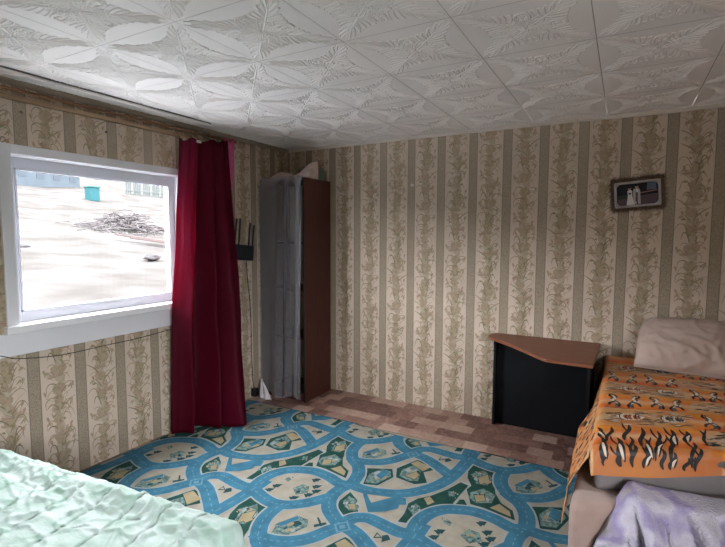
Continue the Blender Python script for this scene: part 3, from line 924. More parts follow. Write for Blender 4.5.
def lump(name, cx, cy, z0, ax, ay, h, m, seed, parent=None, n=36, rough=0.3, **kw):
    """a crumpled cloth heap with a closed underside"""
    g = G()
    def top(u, v):
        w = 2 * pi * u
        r = v
        q = 1 + 0.22 * noise.noise(Vector((cos(w) * 1.6 + seed, sin(w) * 1.6, 0.4)))
        x, y = ax * r * q * cos(w), ay * r * q * sin(w)
        e = sqrt(max(0, 1 - r ** 2.6))
        f = 1 + rough * noise.noise(Vector((x * 9 + seed, y * 9, seed * 2.0))) + 0.45 * rough * abs(noise.noise(Vector((x * 26 + seed, y * 26, 3.3))))
        return Vector((cx + x, cy + y, z0 + h * e * f + 0.002))
    g.grid(top, n, n // 2, m)
    g.mesh([(cx + ax * cos(2 * pi * k / n) * (1 + 0.22 * noise.noise(Vector((cos(2 * pi * k / n) * 1.6 + seed, sin(2 * pi * k / n) * 1.6, 0.4)))), cy + ay * sin(2 * pi * k / n) * (1 + 0.22 * noise.noise(Vector((cos(2 * pi * k / n) * 1.6 + seed, sin(2 * pi * k / n) * 1.6, 0.4)))), z0 + .001) for k in range(n)], [tuple(range(n - 1, -1, -1))], m)
    return g.build(name, parent, smooth=True, loc=None if parent else (cx, cy, z0), **kw)
M_clo1 = mat('cloth_pale_pink_white', (0.55, 0.46, 0.43), 0.9, 0.2, var=0.15, vscale=18, bump=0.3, bscale=50)
M_clo2 = mat('cloth_dull_green', (0.16, 0.23, 0.19), 0.9, 0.2, var=0.15, vscale=18, bump=0.3, bscale=50)
g = G()
def bundle(s, tt):           # folded cloth whose right end stands up
    x = 0.09 + 0.41 * s
    h = 0.055 + 0.020 * sin(8 * s) + 0.085 * max(0, (s - 0.45) / 0.55) ** 1.3
    w = pi * tt
    y = -0.27 - 0.10 * cos(w) * (1 - 0.35 * s)
    z = WZ + .002 + h * sin(w) * (1 + 0.18 * noise.noise(Vector((s * 7, tt * 5, 4.4))))
    return Vector((x + 0.02 * sin(w) * s, y, z))
g.grid(bundle, 40, 24, M_clo1)
for s in (0, 1):
    pts = [bundle(s, k / 24) for k in range(25)]
    g.face(pts, M_clo1)
g.build('folded_cloth', smooth=True, loc=(0.32, -0.27, WZ), label='pale pinkish white cloth lying folded on top of the wardrobe', cat='cloth')
lump('green_cloth', 0.463, -0.105, WZ, 0.042, 0.055, 0.10, M_clo2, 4.2, label='small dull green cloth on the wardrobe top, at its back right corner', cat='cloth')
M_clo3 = mat('cloth_white', (0.62, 0.60, 0.62), 0.9, 0.2, var=0.1, vscale=18, bump=0.3, bscale=50)
g = G()
def wcloth(s, tt):
    return Vector((0.070 + 0.02 * tt + 0.13 * s * tt, WY0 - 0.060 - 0.05 * tt - 0.008 * sin(9 * s + 3 * tt), 0.16 * (1 - tt) + 0.004 + 0.02 * s * (1 - tt) * tt))
g.grid(wcloth, 16, 24, M_clo3)
g.build('white_rag', smooth=True, solid=0.004, loc=(0.1, WY0 - .07, 0), label='small white rag at the foot of the wardrobe, under the sheer curtain', cat='rag')

# ------------------------------------------------------------------ router, adapter and wires
M_blk = mat('plastic_black', (0.008, 0.009, 0.012), 0.4, 0.4)
M_blk2 = mat('plastic_dark_grey', (0.028, 0.03, 0.034), 0.45, 0.4)
t = thing('router', 'black wireless router with upright antennas hanging on the wall beside the red curtain', 'router', (0.03, -0.66, 1.32))
Mr = Matrix.Translation((0.03, -0.665, 1.325)) @ Matrix.Rotation(radians(-5), 4, 'X')
g = G()
g.rbox((-0.022, -0.125, -0.068), (0.016, 0.120, 0.066), M_blk, 0.014, 4, M=Mr)
g.build('router_body', t, smooth=False)
g = G()
for k in range(7):
    g.box((0.0155, -0.085 + k * .026, -0.045), (0.0172, -0.085 + k * .026 + .009, 0.04), M_blk2, M=Mr)
g.build('vent_grille', t)
for (y, lean, l) in ((-0.112, 0.03, 0.235), (-0.062, 0.012, 0.24), (0.060, 0.02, 0.215), (0.108, 0.03, 0.20)):
    g = G()
    g.rbox((-0.006, y - .007, 0.05), (0.004, y + .007, 0.085), M_blk, 0.003, 2, M=Mr)
    M2 = Mr @ Matrix.Translation((0, y, 0.08)) @ Matrix.Rotation(-lean * 2, 4, 'X')
    g.rbox((-0.005, -.009, 0), (0.005, .009, l - .03), M_blk2, 0.004, 2, M=M2)
    g.build('antenna', t)
M_cord = mat('cord_black', (0.02, 0.018, 0.018), 0.5, 0.3)
t = thing('power_adapter', 'small black power adapter hanging low on the wall between the red curtain and the wardrobe', 'adapter', (0.03, -0.545, 0.03))
g = G(); g.rbox((0.002, -0.575, 0.012), (0.055, -0.525, 0.085), M_blk, 0.008, 3); g.build('adapter_body', t)
g = G(); g.tube(smooth_line([(0.02, -0.62, 1.252), (0.010, -0.60, 1.1), (0.008, -0.565, 0.8), (0.008, -0.56, 0.4), (0.012, -0.55, 0.13), (0.028, -0.55, 0.084)], 6), 0.0028, M_cord, 6); g.build('cord', t)
g = G()
g.tube(smooth_line([(0.018, -2.80, 0.93), (0.018, -2.62, 0.865), (0.016, -2.50, 0.818), (0.006, -2.42, 0.787), (0.004, -2.20, 0.758), (0.004, -1.92, 0.760), (0.004, -1.67, 0.762), (0.004, -1.43, 0.776), (0.004, -1.1, 0.79), (0.004, -0.9, 0.9)], 6), 0.0025, M_cord, 6)
g.build('wall_cable', loc=(0.004, -2.0, 0.78), label='thin black cable sagging along the wallpaper below the window', cat='cable')
M_nail = mat('nail_dark', (0.03, 0.025, 0.02), 0.5, 0.4)
M_nail2 = mat('nail_bright', (0.6, 0.58, 0.52), 0.4, 0.4)
for (yy, zz, m, lb) in ((-2.345, 2.142, M_nail, 'dark nail in the wall above the left end of the window'), (-1.862, 2.126, M_nail, 'dark nail in the wall above the middle of the window'), (-1.765, 2.13, M_nail2, 'bright little nail beside the dark one above the window')):
    g = G(); g.tube([(0.0, yy, zz), (0.008, yy, zz + .001)], 0.004, m, 10); g.tube([(0.007, yy, zz + .001), (0.010, yy, zz + .001)], 0.008, m, 10)
    g.build('nail', loc=(0.0, yy, zz), label=lb, cat='nail', group='nails above the window')

# ------------------------------------------------------------------ desk piece
M_desk = mat_wood('desk_top_brown', (0.145, 0.050, 0.026), (0.215, 0.078, 0.040), 0.42, (1.2, 16, 16))
M_dblk = mat('desk_black_laminate', (0.005, 0.006, 0.008), 0.65, 0.15)
t = thing('desk', 'low desk with an angled brown top and black panels against the back wall', 'desk', (2.4, -0.3, 0))
g = G()
pts = [(2.062, -0.018), (2.034, -0.10), (2.04, -0.165), (2.066, -0.20), (2.16, -0.285), (2.26, -0.385), (2.36, -0.495), (2.45, -0.60), (2.50, -0.655), (2.53, -0.675), (2.79, -0.69), (2.805, -0.018)]
g.prism(pts, 0.690, 0.712, M_desk, 0.004)
g.build('desktop', t)
g = G(); g.rbox((2.070, -0.062, 0.002), (2.765, -0.044, 0.69), M_dblk, 0.001); g.build('back_panel', t)
g = G(); g.rbox((2.756, -0.62, 0.002), (2.774, -0.062, 0.69), M_dblk, 0.001); g.build('side_panel', t)
g = G(); g.rbox((2.070, -0.11, 0.002), (2.088, -0.062, 0.69), M_dblk, 0.001); g.build('side_panel', t)

# ------------------------------------------------------------------ framed photo with fluffy garland
M_frame = mat('frame_silver_grey', (0.38, 0.36, 0.36), 0.35, 0.5, var=0.12, vscale=30)
M_ph = {k: mat('photo_' + k, c, 0.45, 0.12) for k, c in dict(black=(0.012, 0.012, 0.016), plum=(0.10, 0.07, 0.085), white=(0.62, 0.62, 0.62), grey=(0.40, 0.38, 0.38), skin=(0.40, 0.27, 0.2), slate=(0.10, 0.13, 0.19), red=(0.28, 0.12, 0.12), green=(0.03, 0.045, 0.035)).items()}
M_gar = mat('garland_brown', (0.15, 0.10, 0.065), 0.8, 0.2, var=0.3, vscale=40)
PC = Vector((2.985, 0, 1.763))
Mp = Matrix.Translation(PC) @ Matrix.Rotation(radians(-4.2), 4, 'Y')
t = thing('wall_picture', 'small silver framed photo of a bride and groom hung on the back wall', 'picture', tuple(PC))
def rrect(w, h, r, n=6, cham=False):
    out = []
    for (cx, cy, a0) in ((w - r, h - r, 0), (-w + r, h - r, pi / 2), (-w + r, -h + r, pi), (w - r, -h + r, 1.5 * pi)):
        for k in range(n + 1):
            a = a0 + pi / 2 * k / n
            out.append((cx + r * cos(a), cy + r * sin(a)))
    return out
FW, FH = 0.138, 0.088
outer = rrect(FW, FH, 0.012)
inner = rrect(FW - 0.016, FH - 0.016, 0.028)
g = G()
n = len(outer)
vs = []
for (pl, d) in ((outer, 0.002), (outer, 0.013), ([(a[0] * .55 + b[0] * .45, a[1] * .55 + b[1] * .45) for a, b in zip(outer, inner)], 0.019), (inner, 0.012), (inner, 0.006)):
    vs += [Mp @ Vector((x, -d, z)) for x, z in pl]
fs = [(q * n + k, q * n + (k + 1) % n, (q + 1) * n + (k + 1) % n, (q + 1) * n + k) for q in range(4) for k in range(n)]
g.mesh(vs, fs, M_frame)
g.build('picture_frame', t)
g = G()
def pp(pts, key, d):
    g.face([Mp @ Vector((x, -d, z)) for x, z in pts], M_ph[key])
pp(inner, 'black', 0.0065)
pp([(-.118, -.068), (.118, -.068), (.120, -.005), (-.118, -.022)], 'plum', 0.0067)
pp([(-.118, -.030), (-.05, -.026), (-.05, .0), (-.118, -.005)], 'green', 0.0068)
pp([(.055, .022), (.112, .022), (.112, .068), (.060, .068)], 'slate', 0.0068)
pp([(.0, .000), (.116, .012), (.116, .020), (.0, .008)], 'red', 0.0069)
# bride
pp([(-.066, -.070), (-.016, -.070), (-.030, -.01), (-.030, .026), (-.044, .032), (-.058, .024), (-.056, -.01)], 'white', 0.0072)
pp([(x * .010 - .045, z * .012 + .043) for x, z in rrect(1, 1, .9)], 'skin', 0.0073)
pp([(x * .012 - .047, z * .009 + .050) for x, z in rrect(1, 1, .9)], 'black', 0.0074)
pp([(x * .009 - .044, z * .006 + .006) for x, z in rrect(1, 1, .9)], 'black', 0.0074)
# groom
pp([(-.020, -.068), (-.006, -.068), (-.004, -.02), (.004, -.068), (.018, -.068), (.018, .02), (.012, .036), (-.022, .036), (-.026, .0)], 'grey', 0.0072)
pp([(-.012, -.050), (.002, -.050), (.004, .030), (-.008, .030)], 'plum', 0.0073)
pp([(-.006, .012), (.004, .012), (.004, .034), (-.006, .034)], 'white', 0.0074)
pp([(x * .010 - .002, z * .012 + .048) for x, z in rrect(1, 1, .9)], 'skin', 0.0074)
pp([(x * .011 - .002, z * .007 + .058) for x, z in rrect(1, 1, .9)], 'black', 0.0075)
g.build('photograph', t)
g = G()
rnd = random.Random(8)
per = smooth_line([Vector(p) for p in rrect(FW + .006, FH + .006, 0.02)] + [Vector(rrect(FW + .006, FH + .006, 0.02)[0])], 3)
cum = [0.0]
for pa, pb in zip(per[:-1], per[1:]):
    cum.append(cum[-1] + (pb - pa).length)
for k in range(3000):
    w = rnd.uniform(0, cum[-1])
    i = next(q for q in range(len(cum) - 1) if cum[q + 1] >= w)
    p = per[i].lerp(per[i + 1], (w - cum[i]) / max(1e-9, cum[i + 1] - cum[i]))
    d = Vector(((p.x / FW) ** 5, (p.y / FH) ** 5))
    d.normalize()
    a = atan2(d.y, d.x) + rnd.uniform(-1.3, 1.3)
    l = rnd.uniform(0.008, 0.026) if k % 4 else rnd.uniform(0.02, 0.05)
    q = p + Vector((rnd.uniform(-.010, .010), rnd.uniform(-.010, .010)))
    e = q + Vector((cos(a), sin(a))) * l
    nr = Vector((-sin(a), cos(a))) * 0.0011
    y0_, y1_ = rnd.uniform(.003, .012), rnd.uniform(.003, .022)
    g.face([Mp @ Vector((q.x - nr.x, -y0_, q.y - nr.y)), Mp @ Vector((q.x + nr.x, -y0_, q.y + nr.y)), Mp @ Vector((e.x, -y1_, e.y))], M_gar)
core = [Mp @ Vector((p.x, -.006, p.y)) for p in per]
g.tube(core, 0.0035, M_gar, 6, cap=False)
o = g.build('garland', t); o['label'] = 'fluffy dark brown garland around the frame'

# torn spots on the wallpaper are part of the back wall: little scraps of bare paper
M_scrap = mat('paper_scrap_white', (0.60, 0.56, 0.5), 0.9, 0.1)
rnd = random.Random(4)
for (x, z, s, lb) in ((2.306, 1.819, 0.022, 'white torn scrap of wallpaper left of the framed photo'), (1.323, 1.904, 0.016, 'white torn scrap high on the back wall near the ceiling'), (1.159, 1.367, 0.018, 'pale torn scrap halfway up the back wall right of the wardrobe'), (1.434, 1.116, 0.014, 'small pale scrap lowest on the back wall, above the bare floor')):
    g = G()
    pl = ellipse2((x, z), s, s * 0.7, rnd.uniform(-.6, .6), 11, 0.45, rnd)
    g.face([(p.x, -0.0012 - 0.003 * rnd.random(), p.y) for p in pl], M_scrap)
    g.build('paper_scrap', loc=(x, 0, z), label=lb, cat='scrap', group='torn paper scraps on the back wall')

# ------------------------------------------------------------------ sofa bed on the right
M_sofa = mat('sofa_brown_velour', (0.30, 0.215, 0.18), 0.75, 0.25, var=0.08, vscale=10, bump=0.15, bscale=220, sheen=0.4)
M_matt = mat('mattress_grey', (0.19, 0.175, 0.175), 0.8, 0.25, var=0.08, vscale=8, bump=0.2, bscale=120)
M_seam = mat('sofa_seam_dark', (0.05, 0.035, 0.03), 0.8, 0.2)
BX = 2.835
t = thing('sofa_bed', 'low brown sofa bed with a grey mattress, beneath the orange animal print bedspread', 'bed', (3.5, -0.8, 0))
g = G()
g.prism([(2.802, -0.03), (2.772, -1.80), (4.29, -1.16), (4.29, -0.03)], 0.03, 0.425, M_sofa, 0.035)
g.build('bed_base', t, smooth=True)
for (x, y) in ((2.90, -0.15), (2.90, -1.6), (4.15, -0.15), (4.15, -1.05)):
    g = G(); g.rbox((x - .03, y - .03, 0.0095), (x + .03, y + .03, 0.045), M_seam, 0.004); g.build('leg', t)
g = G()
g.prism([(BX + .015, -0.03), (BX + .015, -1.655), (4.26, -1.06), (4.26, -0.03)], 0.424, 0.604, M_matt, 0.03)
g.build('mattress', t, smooth=True)

# tiger print spread -----------------------------------------------------------------
M_tig = mat('spread_orange_print', (0.7, 0.28, 0.06), 0.5, 0.35, bump=0.1, bscale=160)
nt = M_tig.node_tree
at = nt.nodes.new('ShaderNodeVertexColor')
at.layer_name = 'print'
nt.links.new(at.outputs['Color'], nt.nodes['Principled BSDF'].inputs['Base Color'])
M_tk = mat('spread_print_black', (0.018, 0.016, 0.016), 0.5, 0.35)
M_tg = mat('spread_print_grey', (0.10, 0.095, 0.08), 0.5, 0.35, var=0.3, vscale=60)
M_tw = mat('spread_print_white', (0.62, 0.54, 0.44), 0.5, 0.35)
M_to = mat('spread_print_rust', (0.42, 0.11, 0.035), 0.5, 0.35, var=0.15, vscale=40)
F0, PL = 1.66, 1.41
def S(p, q):
    """spread surface; p from the left edge, q from the wall towards the front; negative p hangs down the left side"""
    fr = 1 - 0.42 * max(0, min(p, PL)) / F0
    r = 0.035
    da = max(0.0, r - p)
    db = max(0.0, q - (F0 - r))
    d = sqrt(da * da + db * db)
    px, qx = max(p, r), min(q, F0 - r)
    z = 0.625 + 0.006 * noise.noise(Vector((p * 3, q * 3, 0.5))) + 0.003 * noise.noise(Vector((p * 9, q * 7, 4.5)))
    z += 0.012 * exp(-((q - 0.05) / 0.12) ** 2)
    ox = oy = 0.0
    if d > 0:
        a = min(d / r, pi / 2)
        h = r * sin(a)
        rest = max(0, d - r * pi / 2)
        z -= r * (1 - cos(a)) + rest * 0.985
        ux, uy = da / d, db / d
        fq = max(0.0, min(1.0, (q - 0.68) / 0.25))
        fl = (0.26 + 0.20 * fq) * min(rest, 0.17) + 0.10 * fq * max(0, rest - 0.17)
        wob = fq * rest * 0.16 * abs(noise.noise(Vector((q * 4.0, p * 4.0, 7.0))))
        ox = -(h + fl + wob) * ux
        oy = (h + rest * 0.10 + 0.02 * rest * sin(p * 30)) * uy
    return Vector((BX + px + ox, -0.03 - (qx * fr + oy), z))
def SN(p, q, h):
    e = 0.004
    a = S(p + e, q) - S(p - e, q)
    b = S(p, q + e) - S(p, q - e)
    n = b.cross(a)
    if n.length < 1e-12:
        n = Vector((0, 0, 1))
    n.normalize()
    if n.z < -0.2:
        n = -n
    return S(p, q) + n * h
DROP_L, DROP_F = 0.36, 0.088
nu, nv = 150, 170
P0, P1, Q0, Q1 = -DROP_L, PL, 0.0, F0 + DROP_F
def hemq(p, q):
    return q if q < F0 else F0 + (q - F0) * (1 + 0.16 * sin(p * 7 + .6) - 0.20 * max(0, min(1, p)))
g = G()
g.grid(lambda u, v: S(P0 + (P1 - P0) * u, hemq(P0 + (P1 - P0) * u, Q0 + (Q1 - Q0) * v)) if P0 + (P1 - P0) * u > -0.02 else S(P0 + (P1 - P0) * u, Q0 + (F0 - 0.01 - Q0) * v), nu, nv, M_tig)
nbase = len(g.v)
def lerp3(a, b, w):
    w = max(0, min(1, w))
    return tuple(x + (y - x) * w for x, y in zip(a, b))
def tig_col(p, q):
    org, amb, crm, rus = (0.62, 0.115, 0.012), (0.66, 0.25, 0.02), (0.64, 0.42, 0.22), (0.46, 0.095, 0.02)
    if p < 0.0:
        return lerp3((0.56, 0.17, 0.03), (0.52, 0.33, 0.16), 0.5 + 0.9 * noise.noise(Vector((p * 8, q * 8, 1.0))))
    ph = (q - 0.18) / 0.48 + (0.5 if p > 0.40 + 0.03 * sin(q * 9) else 0.0)
    w = ph - math.floor(ph)
    # w in 0..0.5 -> ornate band, 0.5..1 -> figure band
    if w < 0.5:
        c = lerp3((0.52, 0.22, 0.06), (0.48, 0.34, 0.19), 0.5 + 1.2 * noise.noise(Vector((p * 5, q * 16, 3.0))))
        if p > 0.4:
            c = lerp3(c, (0.58, 0.47, 0.35), 0.6 * exp(-((w - .25) / .13) ** 2))
    else:
        dd = (w - 0.75) / 0.25
        c = lerp3(org, crm, exp(-((dd - 0.05) / 0.36) ** 2) * 0.85)
        c = lerp3(c, amb, 0.9 * exp(-((dd + 0.75) / 0.25) ** 2))
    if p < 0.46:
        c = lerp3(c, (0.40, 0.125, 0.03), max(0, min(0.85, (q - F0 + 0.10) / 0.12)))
    k = noise.noise(Vector((p * 4 + 3, q * 6, 8.0)))
    c = lerp3(c, amb if k > 0 else rus, abs(k) * 0.7)
    return c
rnd = random.Random(21)
def deco(poly, m, h):
    g.face([SN(x, y, h) for x, y in poly], m)
def stroke(pts, w0, w1, wm, m, h, n=4):
    for qd in ribbon2(smooth_line([Vector(p) for p in pts], n), w0, w1, wm):
        deco(qd, m, h)
def spot(x, y, a, b, m, h, rot=0.0):
    deco(ellipse2((x, y), a, b, rot, 9, 0.22, rnd), m, h)
def figure(x, y, s, fl):
    """an antelope-like S with horn, haunch and legs"""
    def q(*pts):
        return [(x + fl * a * s * 1.15 + rnd.uniform(-.003, .003), y + b * s * 1.6 + rnd.uniform(-.003, .003)) for a, b in pts]
    stroke(q((-.010, -.066), (.004, -.035), (-.006, -.005), (.014, .03), (.008, .066)), .006, .010, .028 * s, M_tg, .0010, 5)
    stroke(q((-.006, -.05), (.006, -.022), (-.002, .004), (.016, .034)), .005, .005, .015 * s, M_tw, .0014)
    stroke(q((-.006, -.03), (-.018, -.045), (-.016, -.070)), .010, .003, .012, M_tk, .0012)
    stroke(q((.006, .012), (-.014, .028), (-.020, .056)), .012, .004, .013, M_tk, .0016)
    stroke(q((.014, .025), (.024, .045), (.018, .070)), .009, .003, .012, M_tk, .0013)
    stroke(q((-.020, -.01), (-.012, .004), (-.016, .03)), .004, .002, .008, M_tw, .0015)
for band in range(-1, 4):
    for side in (0, 1):
        base = 0.18 + 0.48 * band + (0.24 if side else 0.0)
        xa, xb = ((0.02, 0.40), (0.42, PL - 0.03))[side]
        qo, qf = base + 0.12, base + 0.36     # ornate and figure row centres
        if 0.06 < qo < F0 - 0.12:
            x = xa
            while x < xb:
                for k in range(5):
                    yy = qo + rnd.uniform(-.095, .095)
                    l = rnd.uniform(.02, .07)
                    xx = min(x + rnd.uniform(0, .06), xb - l)
                    if side and k < 3:
                        spot(xx, yy, rnd.uniform(.012, .024), rnd.uniform(.006, .010), M_tg if k else M_tk, .0009, rnd.uniform(-.3, .3))
                    else:
                        stroke([(xx, yy), (xx + l * .5, yy + rnd.uniform(-.012, .012)), (xx + l, yy)], .002, .002, rnd.uniform(.006, .011), rnd.choice((M_tg, M_tk, M_tg, M_tw)), .0009)
                x += 0.045
            for k in range(60 if not side else 40):
                xx, yy = rnd.uniform(xa, xb - .05), qo + rnd.gauss(0, .05)
                l = rnd.uniform(.015, .045)
                stroke([(xx, yy), (xx + l * .5, yy + rnd.uniform(-.008, .014)), (xx + l, yy + rnd.uniform(-.006, .006))], .002, .002, rnd.uniform(.006, .012), (M_tg, M_tw, M_tk, M_tg, M_tw)[k % 5], .0010 + .00001 * k)
            if not side:
                for xx in (0.15 + rnd.uniform(-.02, .02), 0.31 + rnd.uniform(-.02, .02)):
                    deco(ellipse2((xx, qo), .052, .040, rnd.uniform(-.2, .2), 13, .15, rnd), M_tw, .0018)
                    deco(ellipse2((xx + .004, qo), .042, .030, rnd.uniform(-.2, .2), 13, .15, rnd), M_to if xx < .2 else M_tg, .0019)
                    for k in range(7):
                        xq = xx - .04 + .013 * k
                        stroke([(xq, qo - .04 + rnd.uniform(-.01, .01)), (xq - .006, qo), (xq + .004, qo + .04)], .002, .002, .007, (M_tg, M_tw, M_tk)[k % 3], .0021)
        if 0.10 < qf < F0 - 0.16:
            n = int((xb - xa) / 0.078)
            for k in range(n):
                figure(xa + (k + .5) * (xb - xa) / n + rnd.uniform(-.008, .008), qf + rnd.uniform(-.012, .012), 1.0, -1 if k % 2 else 1)
            for k in range(n * 2):
                xx = rnd.uniform(xa, xb - .05)
                stroke([(xx, qf + .105), (xx + .03, qf + .112), (xx + .06, qf + .104)], .002, .002, .007, M_tg if k % 2 else M_to, .0009)
# big strokes running over the front edge
for row in range(3):
    x = 0.015 + 0.02 * row
    while x < 0.43:
        y1 = F0 - 0.27 + 0.12 * row + rnd.uniform(-.03, .04)
        ln = min(F0 + .060 - y1, rnd.uniform(0.13, 0.24))
        sl = rnd.uniform(-.025, .025)
        wd = rnd.uniform(.013, .026)
        ax = [(x, y1), (x + sl * .3 + .008, y1 + ln * .3), (x + sl * .7 - .006, y1 + ln * .7), (x + sl, y1 + ln)]
        stroke(ax, .002, .003, wd, M_tk, .0012, 6)
        if rnd.random() < .38:      # pale core with a dark outline
            stroke([(x + .010, y1 + ln * .35), (x + sl * .5 + .010, y1 + ln * .55), (x + sl + .012, y1 + ln * .9)], .002, .002, wd * .9, M_tk, .0013, 5)
            stroke([(x + .008, y1 + ln * .38), (x + sl * .5 + .004, y1 + ln * .58), (x + sl + .008, y1 + ln * .85)], .002, .002, wd * .6, M_tw, .0017, 5)
        if rnd.random() < .6:
            d = rnd.choice((-1, 1))
            stroke([(x + sl * .2, y1 + ln * .45), (x + d * .018, y1 + ln * .2), (x + d * .026, y1 - ln * .1)], .003, .002, .009, M_tk, .0014, 5)
        x += rnd.uniform(.040, .075)
k = 0
while k < 150:
    x, y = rnd.uniform(0.44, PL - .05), rnd.uniform(F0 - 0.30, F0 + 0.055)
    big = 0.5 + 0.9 * max(0, (y - F0 + .30) / .36)
    spot(x, y, .020 * big, .012 * big, M_tk if rnd.random() < .6 else M_tg, .0011, rnd.uniform(-.3, .3))
    k += 1
for k in range(300):
    x, y = rnd.uniform(-DROP_L + .02, -0.01), rnd.uniform(0.05, F0 - 0.04)
    spot(x, y, rnd.uniform(.010, .022), rnd.uniform(.009, .017), M_tk if k % 3 else M_to, .0010, rnd.uniform(0, 3))
o = g.build('tiger_bedspread', smooth=True, loc=(3.4, -0.8, 0.62), label='orange animal print bedspread with black figures and stripes, spread over the sofa bed', cat='bedspread')
me = o.data
ca = me.color_attributes.new('print', 'FLOAT_COLOR', 'POINT')
for j in range(nv + 1):
    for i in range(nu + 1):
        p, q = P0 + (P1 - P0) * i / nu, Q0 + (Q1 - Q0) * j / nv
        ca.data[j * (nu + 1) + i].color = (*tig_col(p, q), 1)

# pillow --------------------------------------------------------------------------------
M_pil = mat('pillow_beige_pink', (0.43, 0.335, 0.285), 0.85, 0.2, var=0.05, vscale=6, bump=0.1, bscale=240)
def pillow_pt(u, v, side):
    a, b, th = 0.350, 0.205, 0.105
    # pinched corners, bowed edges
    x = a * u * (1 - 0.07 * (1 - abs(v) ** 2) * abs(u) ** 3 * 0 - 0.10 * (1 - v * v) * abs(u) ** 6 * 0.6)
    y = b * v * (1 - 0.10 * (1 - u * u) * abs(v) ** 6 * 0.6)
    top = 0.5 + 0.5 * v
    rc = 1 - (0.05 + 0.17 * top) * (u * u * v * v) ** 1.1
    x, y = x * rc, y * rc
    x *= 1 - 0.07 * top * abs(u)
    e = max(0, (1 - abs(u) ** 2.2)) ** 0.5 * max(0, (1 - abs(v) ** 2.2)) ** 0.5
    z = th * e
    w = noise.noise(Vector((u * 1.7, v * 1.5, 3.0 + side)))
    # creases fanning from the lower edge
    rg = lambda s_, c_: max(0.0, 1 - abs(noise.noise(Vector((u * 2.6 * s_ + v * 1.6, v * 1.3 * s_ - u * 1.2, c_)))) * 2.6) ** 2
    cr = (0.015 * rg(1.0, 2.0) + 0.009 * rg(2.0, 5.0)) * (0.35 + 0.65 * max(0, 0.5 - 0.5 * v)) - 0.006
    z += (0.014 * w + cr) * min(1, e * 2.5)
    return x, y, side * z
Mpl = Matrix.Translation((3.345, -0.180, 0.785)) @ Matrix.Rotation(radians(50), 4, 'X') @ Matrix.Rotation(radians(-1.5), 4, 'Z')
g = G()
N_ = 56
for side in (1, -1):
    g.grid(lambda u, v: Mpl @ Vector(pillow_pt(u * 2 - 1, v * 2 - 1, side)), N_, N_, M_pil)
per = [Mpl @ Vector(pillow_pt(*q, 1)) for q in [(-1 + 2 * k / 20, -1) for k in range(20)] + [(1, -1 + 2 * k / 20) for k in range(20)] + [(1 - 2 * k / 20, 1) for k in range(20)] + [(-1, 1 - 2 * k / 20) for k in range(21)]]
g.tube(per, 0.0045, M_pil, 6, cap=False)
g.build('pillow', smooth=True, loc=(3.345, -0.185, 0.64), label='plump beige pillow propped against the back wall on the orange bedspread', cat='pillow')

# lavender blanket heaped over the front of the sofa bed -----------------------------------
def mat_blanket(name):
    m = mat(name, (0.5, 0.46, 0.6), 0.95, 0.15, bump=0.9, bscale=110, bdist=0.012)
    nt = m.node_tree
    N, L = nt.nodes, nt.links
    tc = N.new('ShaderNodeTexCoord')
    nz = N.new('ShaderNodeTexNoise')
    nz.inputs['Scale'].default_value = 4.2
    nz.inputs['Detail'].default_value = 2.5
    L.new(tc.outputs['Object'], nz.inputs['Vector'])
    rp = N.new('ShaderNodeValToRGB')
    cr = rp.color_ramp
    cr.elements[0].position = 0.30
    cr.elements[0].color = (0.22, 0.21, 0.18, 1)
    cr.elements[1].position = 0.70
    cr.elements[1].color = (0.52, 0.51, 0.50, 1)
    for pos, c in ((0.40, (0.36, 0.34, 0.35, 1)), (0.46, (0.29, 0.255, 0.42, 1)), (0.52, (0.50, 0.48, 0.56, 1)), (0.57, (0.46, 0.44, 0.50, 1)), (0.61, (0.32, 0.285, 0.44, 1)), (0.65, (0.25, 0.27, 0.21, 1))):
        el = cr.elements.new(pos)
        el.color = c
    L.new(nz.outputs['Fac'], rp.inputs['Fac'])
    L.new(rp.outputs['Color'], N['Principled BSDF'].inputs['Base Color'])
    return m
M_blan = mat_blanket('blanket_lavender_terry')
ZT = [(2.80, 0.08), (2.84, 0.20), (2.885, 0.30), (2.93, 0.40), (2.985, 0.49), (3.05, 0.475), (3.15, 0.458), (3.28, 0.438), (3.6, 0.432), (4.2, 0.43)]
def blanket(s, tt):
    x0 = 2.80 + 1.35 * s
    zt = interp(ZT, x0)
    yf = -1.80 + 0.42 * (x0 - 2.77)
    # tt: 0..0.12 tucked lip behind, then rolls over and falls forward
    rl = 0.045
    path = tt * (zt + 0.105)
    lip = max(0.0, min(0.10, (zt - 0.30) * 0.8))
    if path < 0.10:
        y = yf - 0.028 + lip * (1 - path / 0.10)
        z = zt - 0.012 * (path / 0.10) ** 2
    else:
        d = path - 0.10
        y = yf - 0.028 - 0.28 * min(d, 0.18) - 0.22 * max(0, d - 0.18)
        z = zt - 0.012 - d * 0.96
    f = d_ = 0
    k = max(0, min(1, (path - 0.06) / 0.15))
    # folds fan down and to the right from the peak near x = 3.0
    a = (x0 - 3.0) * 2.6 - (zt - z) * 2.3 + 0.25 * noise.noise(Vector((x0 * 3, z * 3, 4.0)))
    rdg = max(0, 1 - abs(sin(a * 6.2 + 0.5)) * 1.25) ** 1.2
    rd2 = max(0, 1 - abs(sin(a * 13.0 + 1.4)) * 1.5)
    y -= k * (0.105 * rdg + 0.030 * rd2 + 0.045 * noise.noise(Vector((x0 * 4, z * 4, 2.0))))
    y -= 0.05 * max(0, 1 - z / 0.12) ** 2
    z += k * min(1, max(0, z / 0.25)) * (0.030 * rdg + 0.012 * noise.noise(Vector((x0 * 8, z * 7, 6.0))))
    x = x0 + 0.02 * k * noise.noise(Vector((x0 * 4, z * 6, 1.0)))
    return Vector((x, y, max(z, 0.016)))
g = G(); g.grid(blanket, 150, 80, M_blan)
g.build('blanket', smooth=True, solid=0.022, loc=(3.4, -1.75, 0.016), label='lavender and white terry blanket heaped against the front of the sofa bed', cat='blanket')

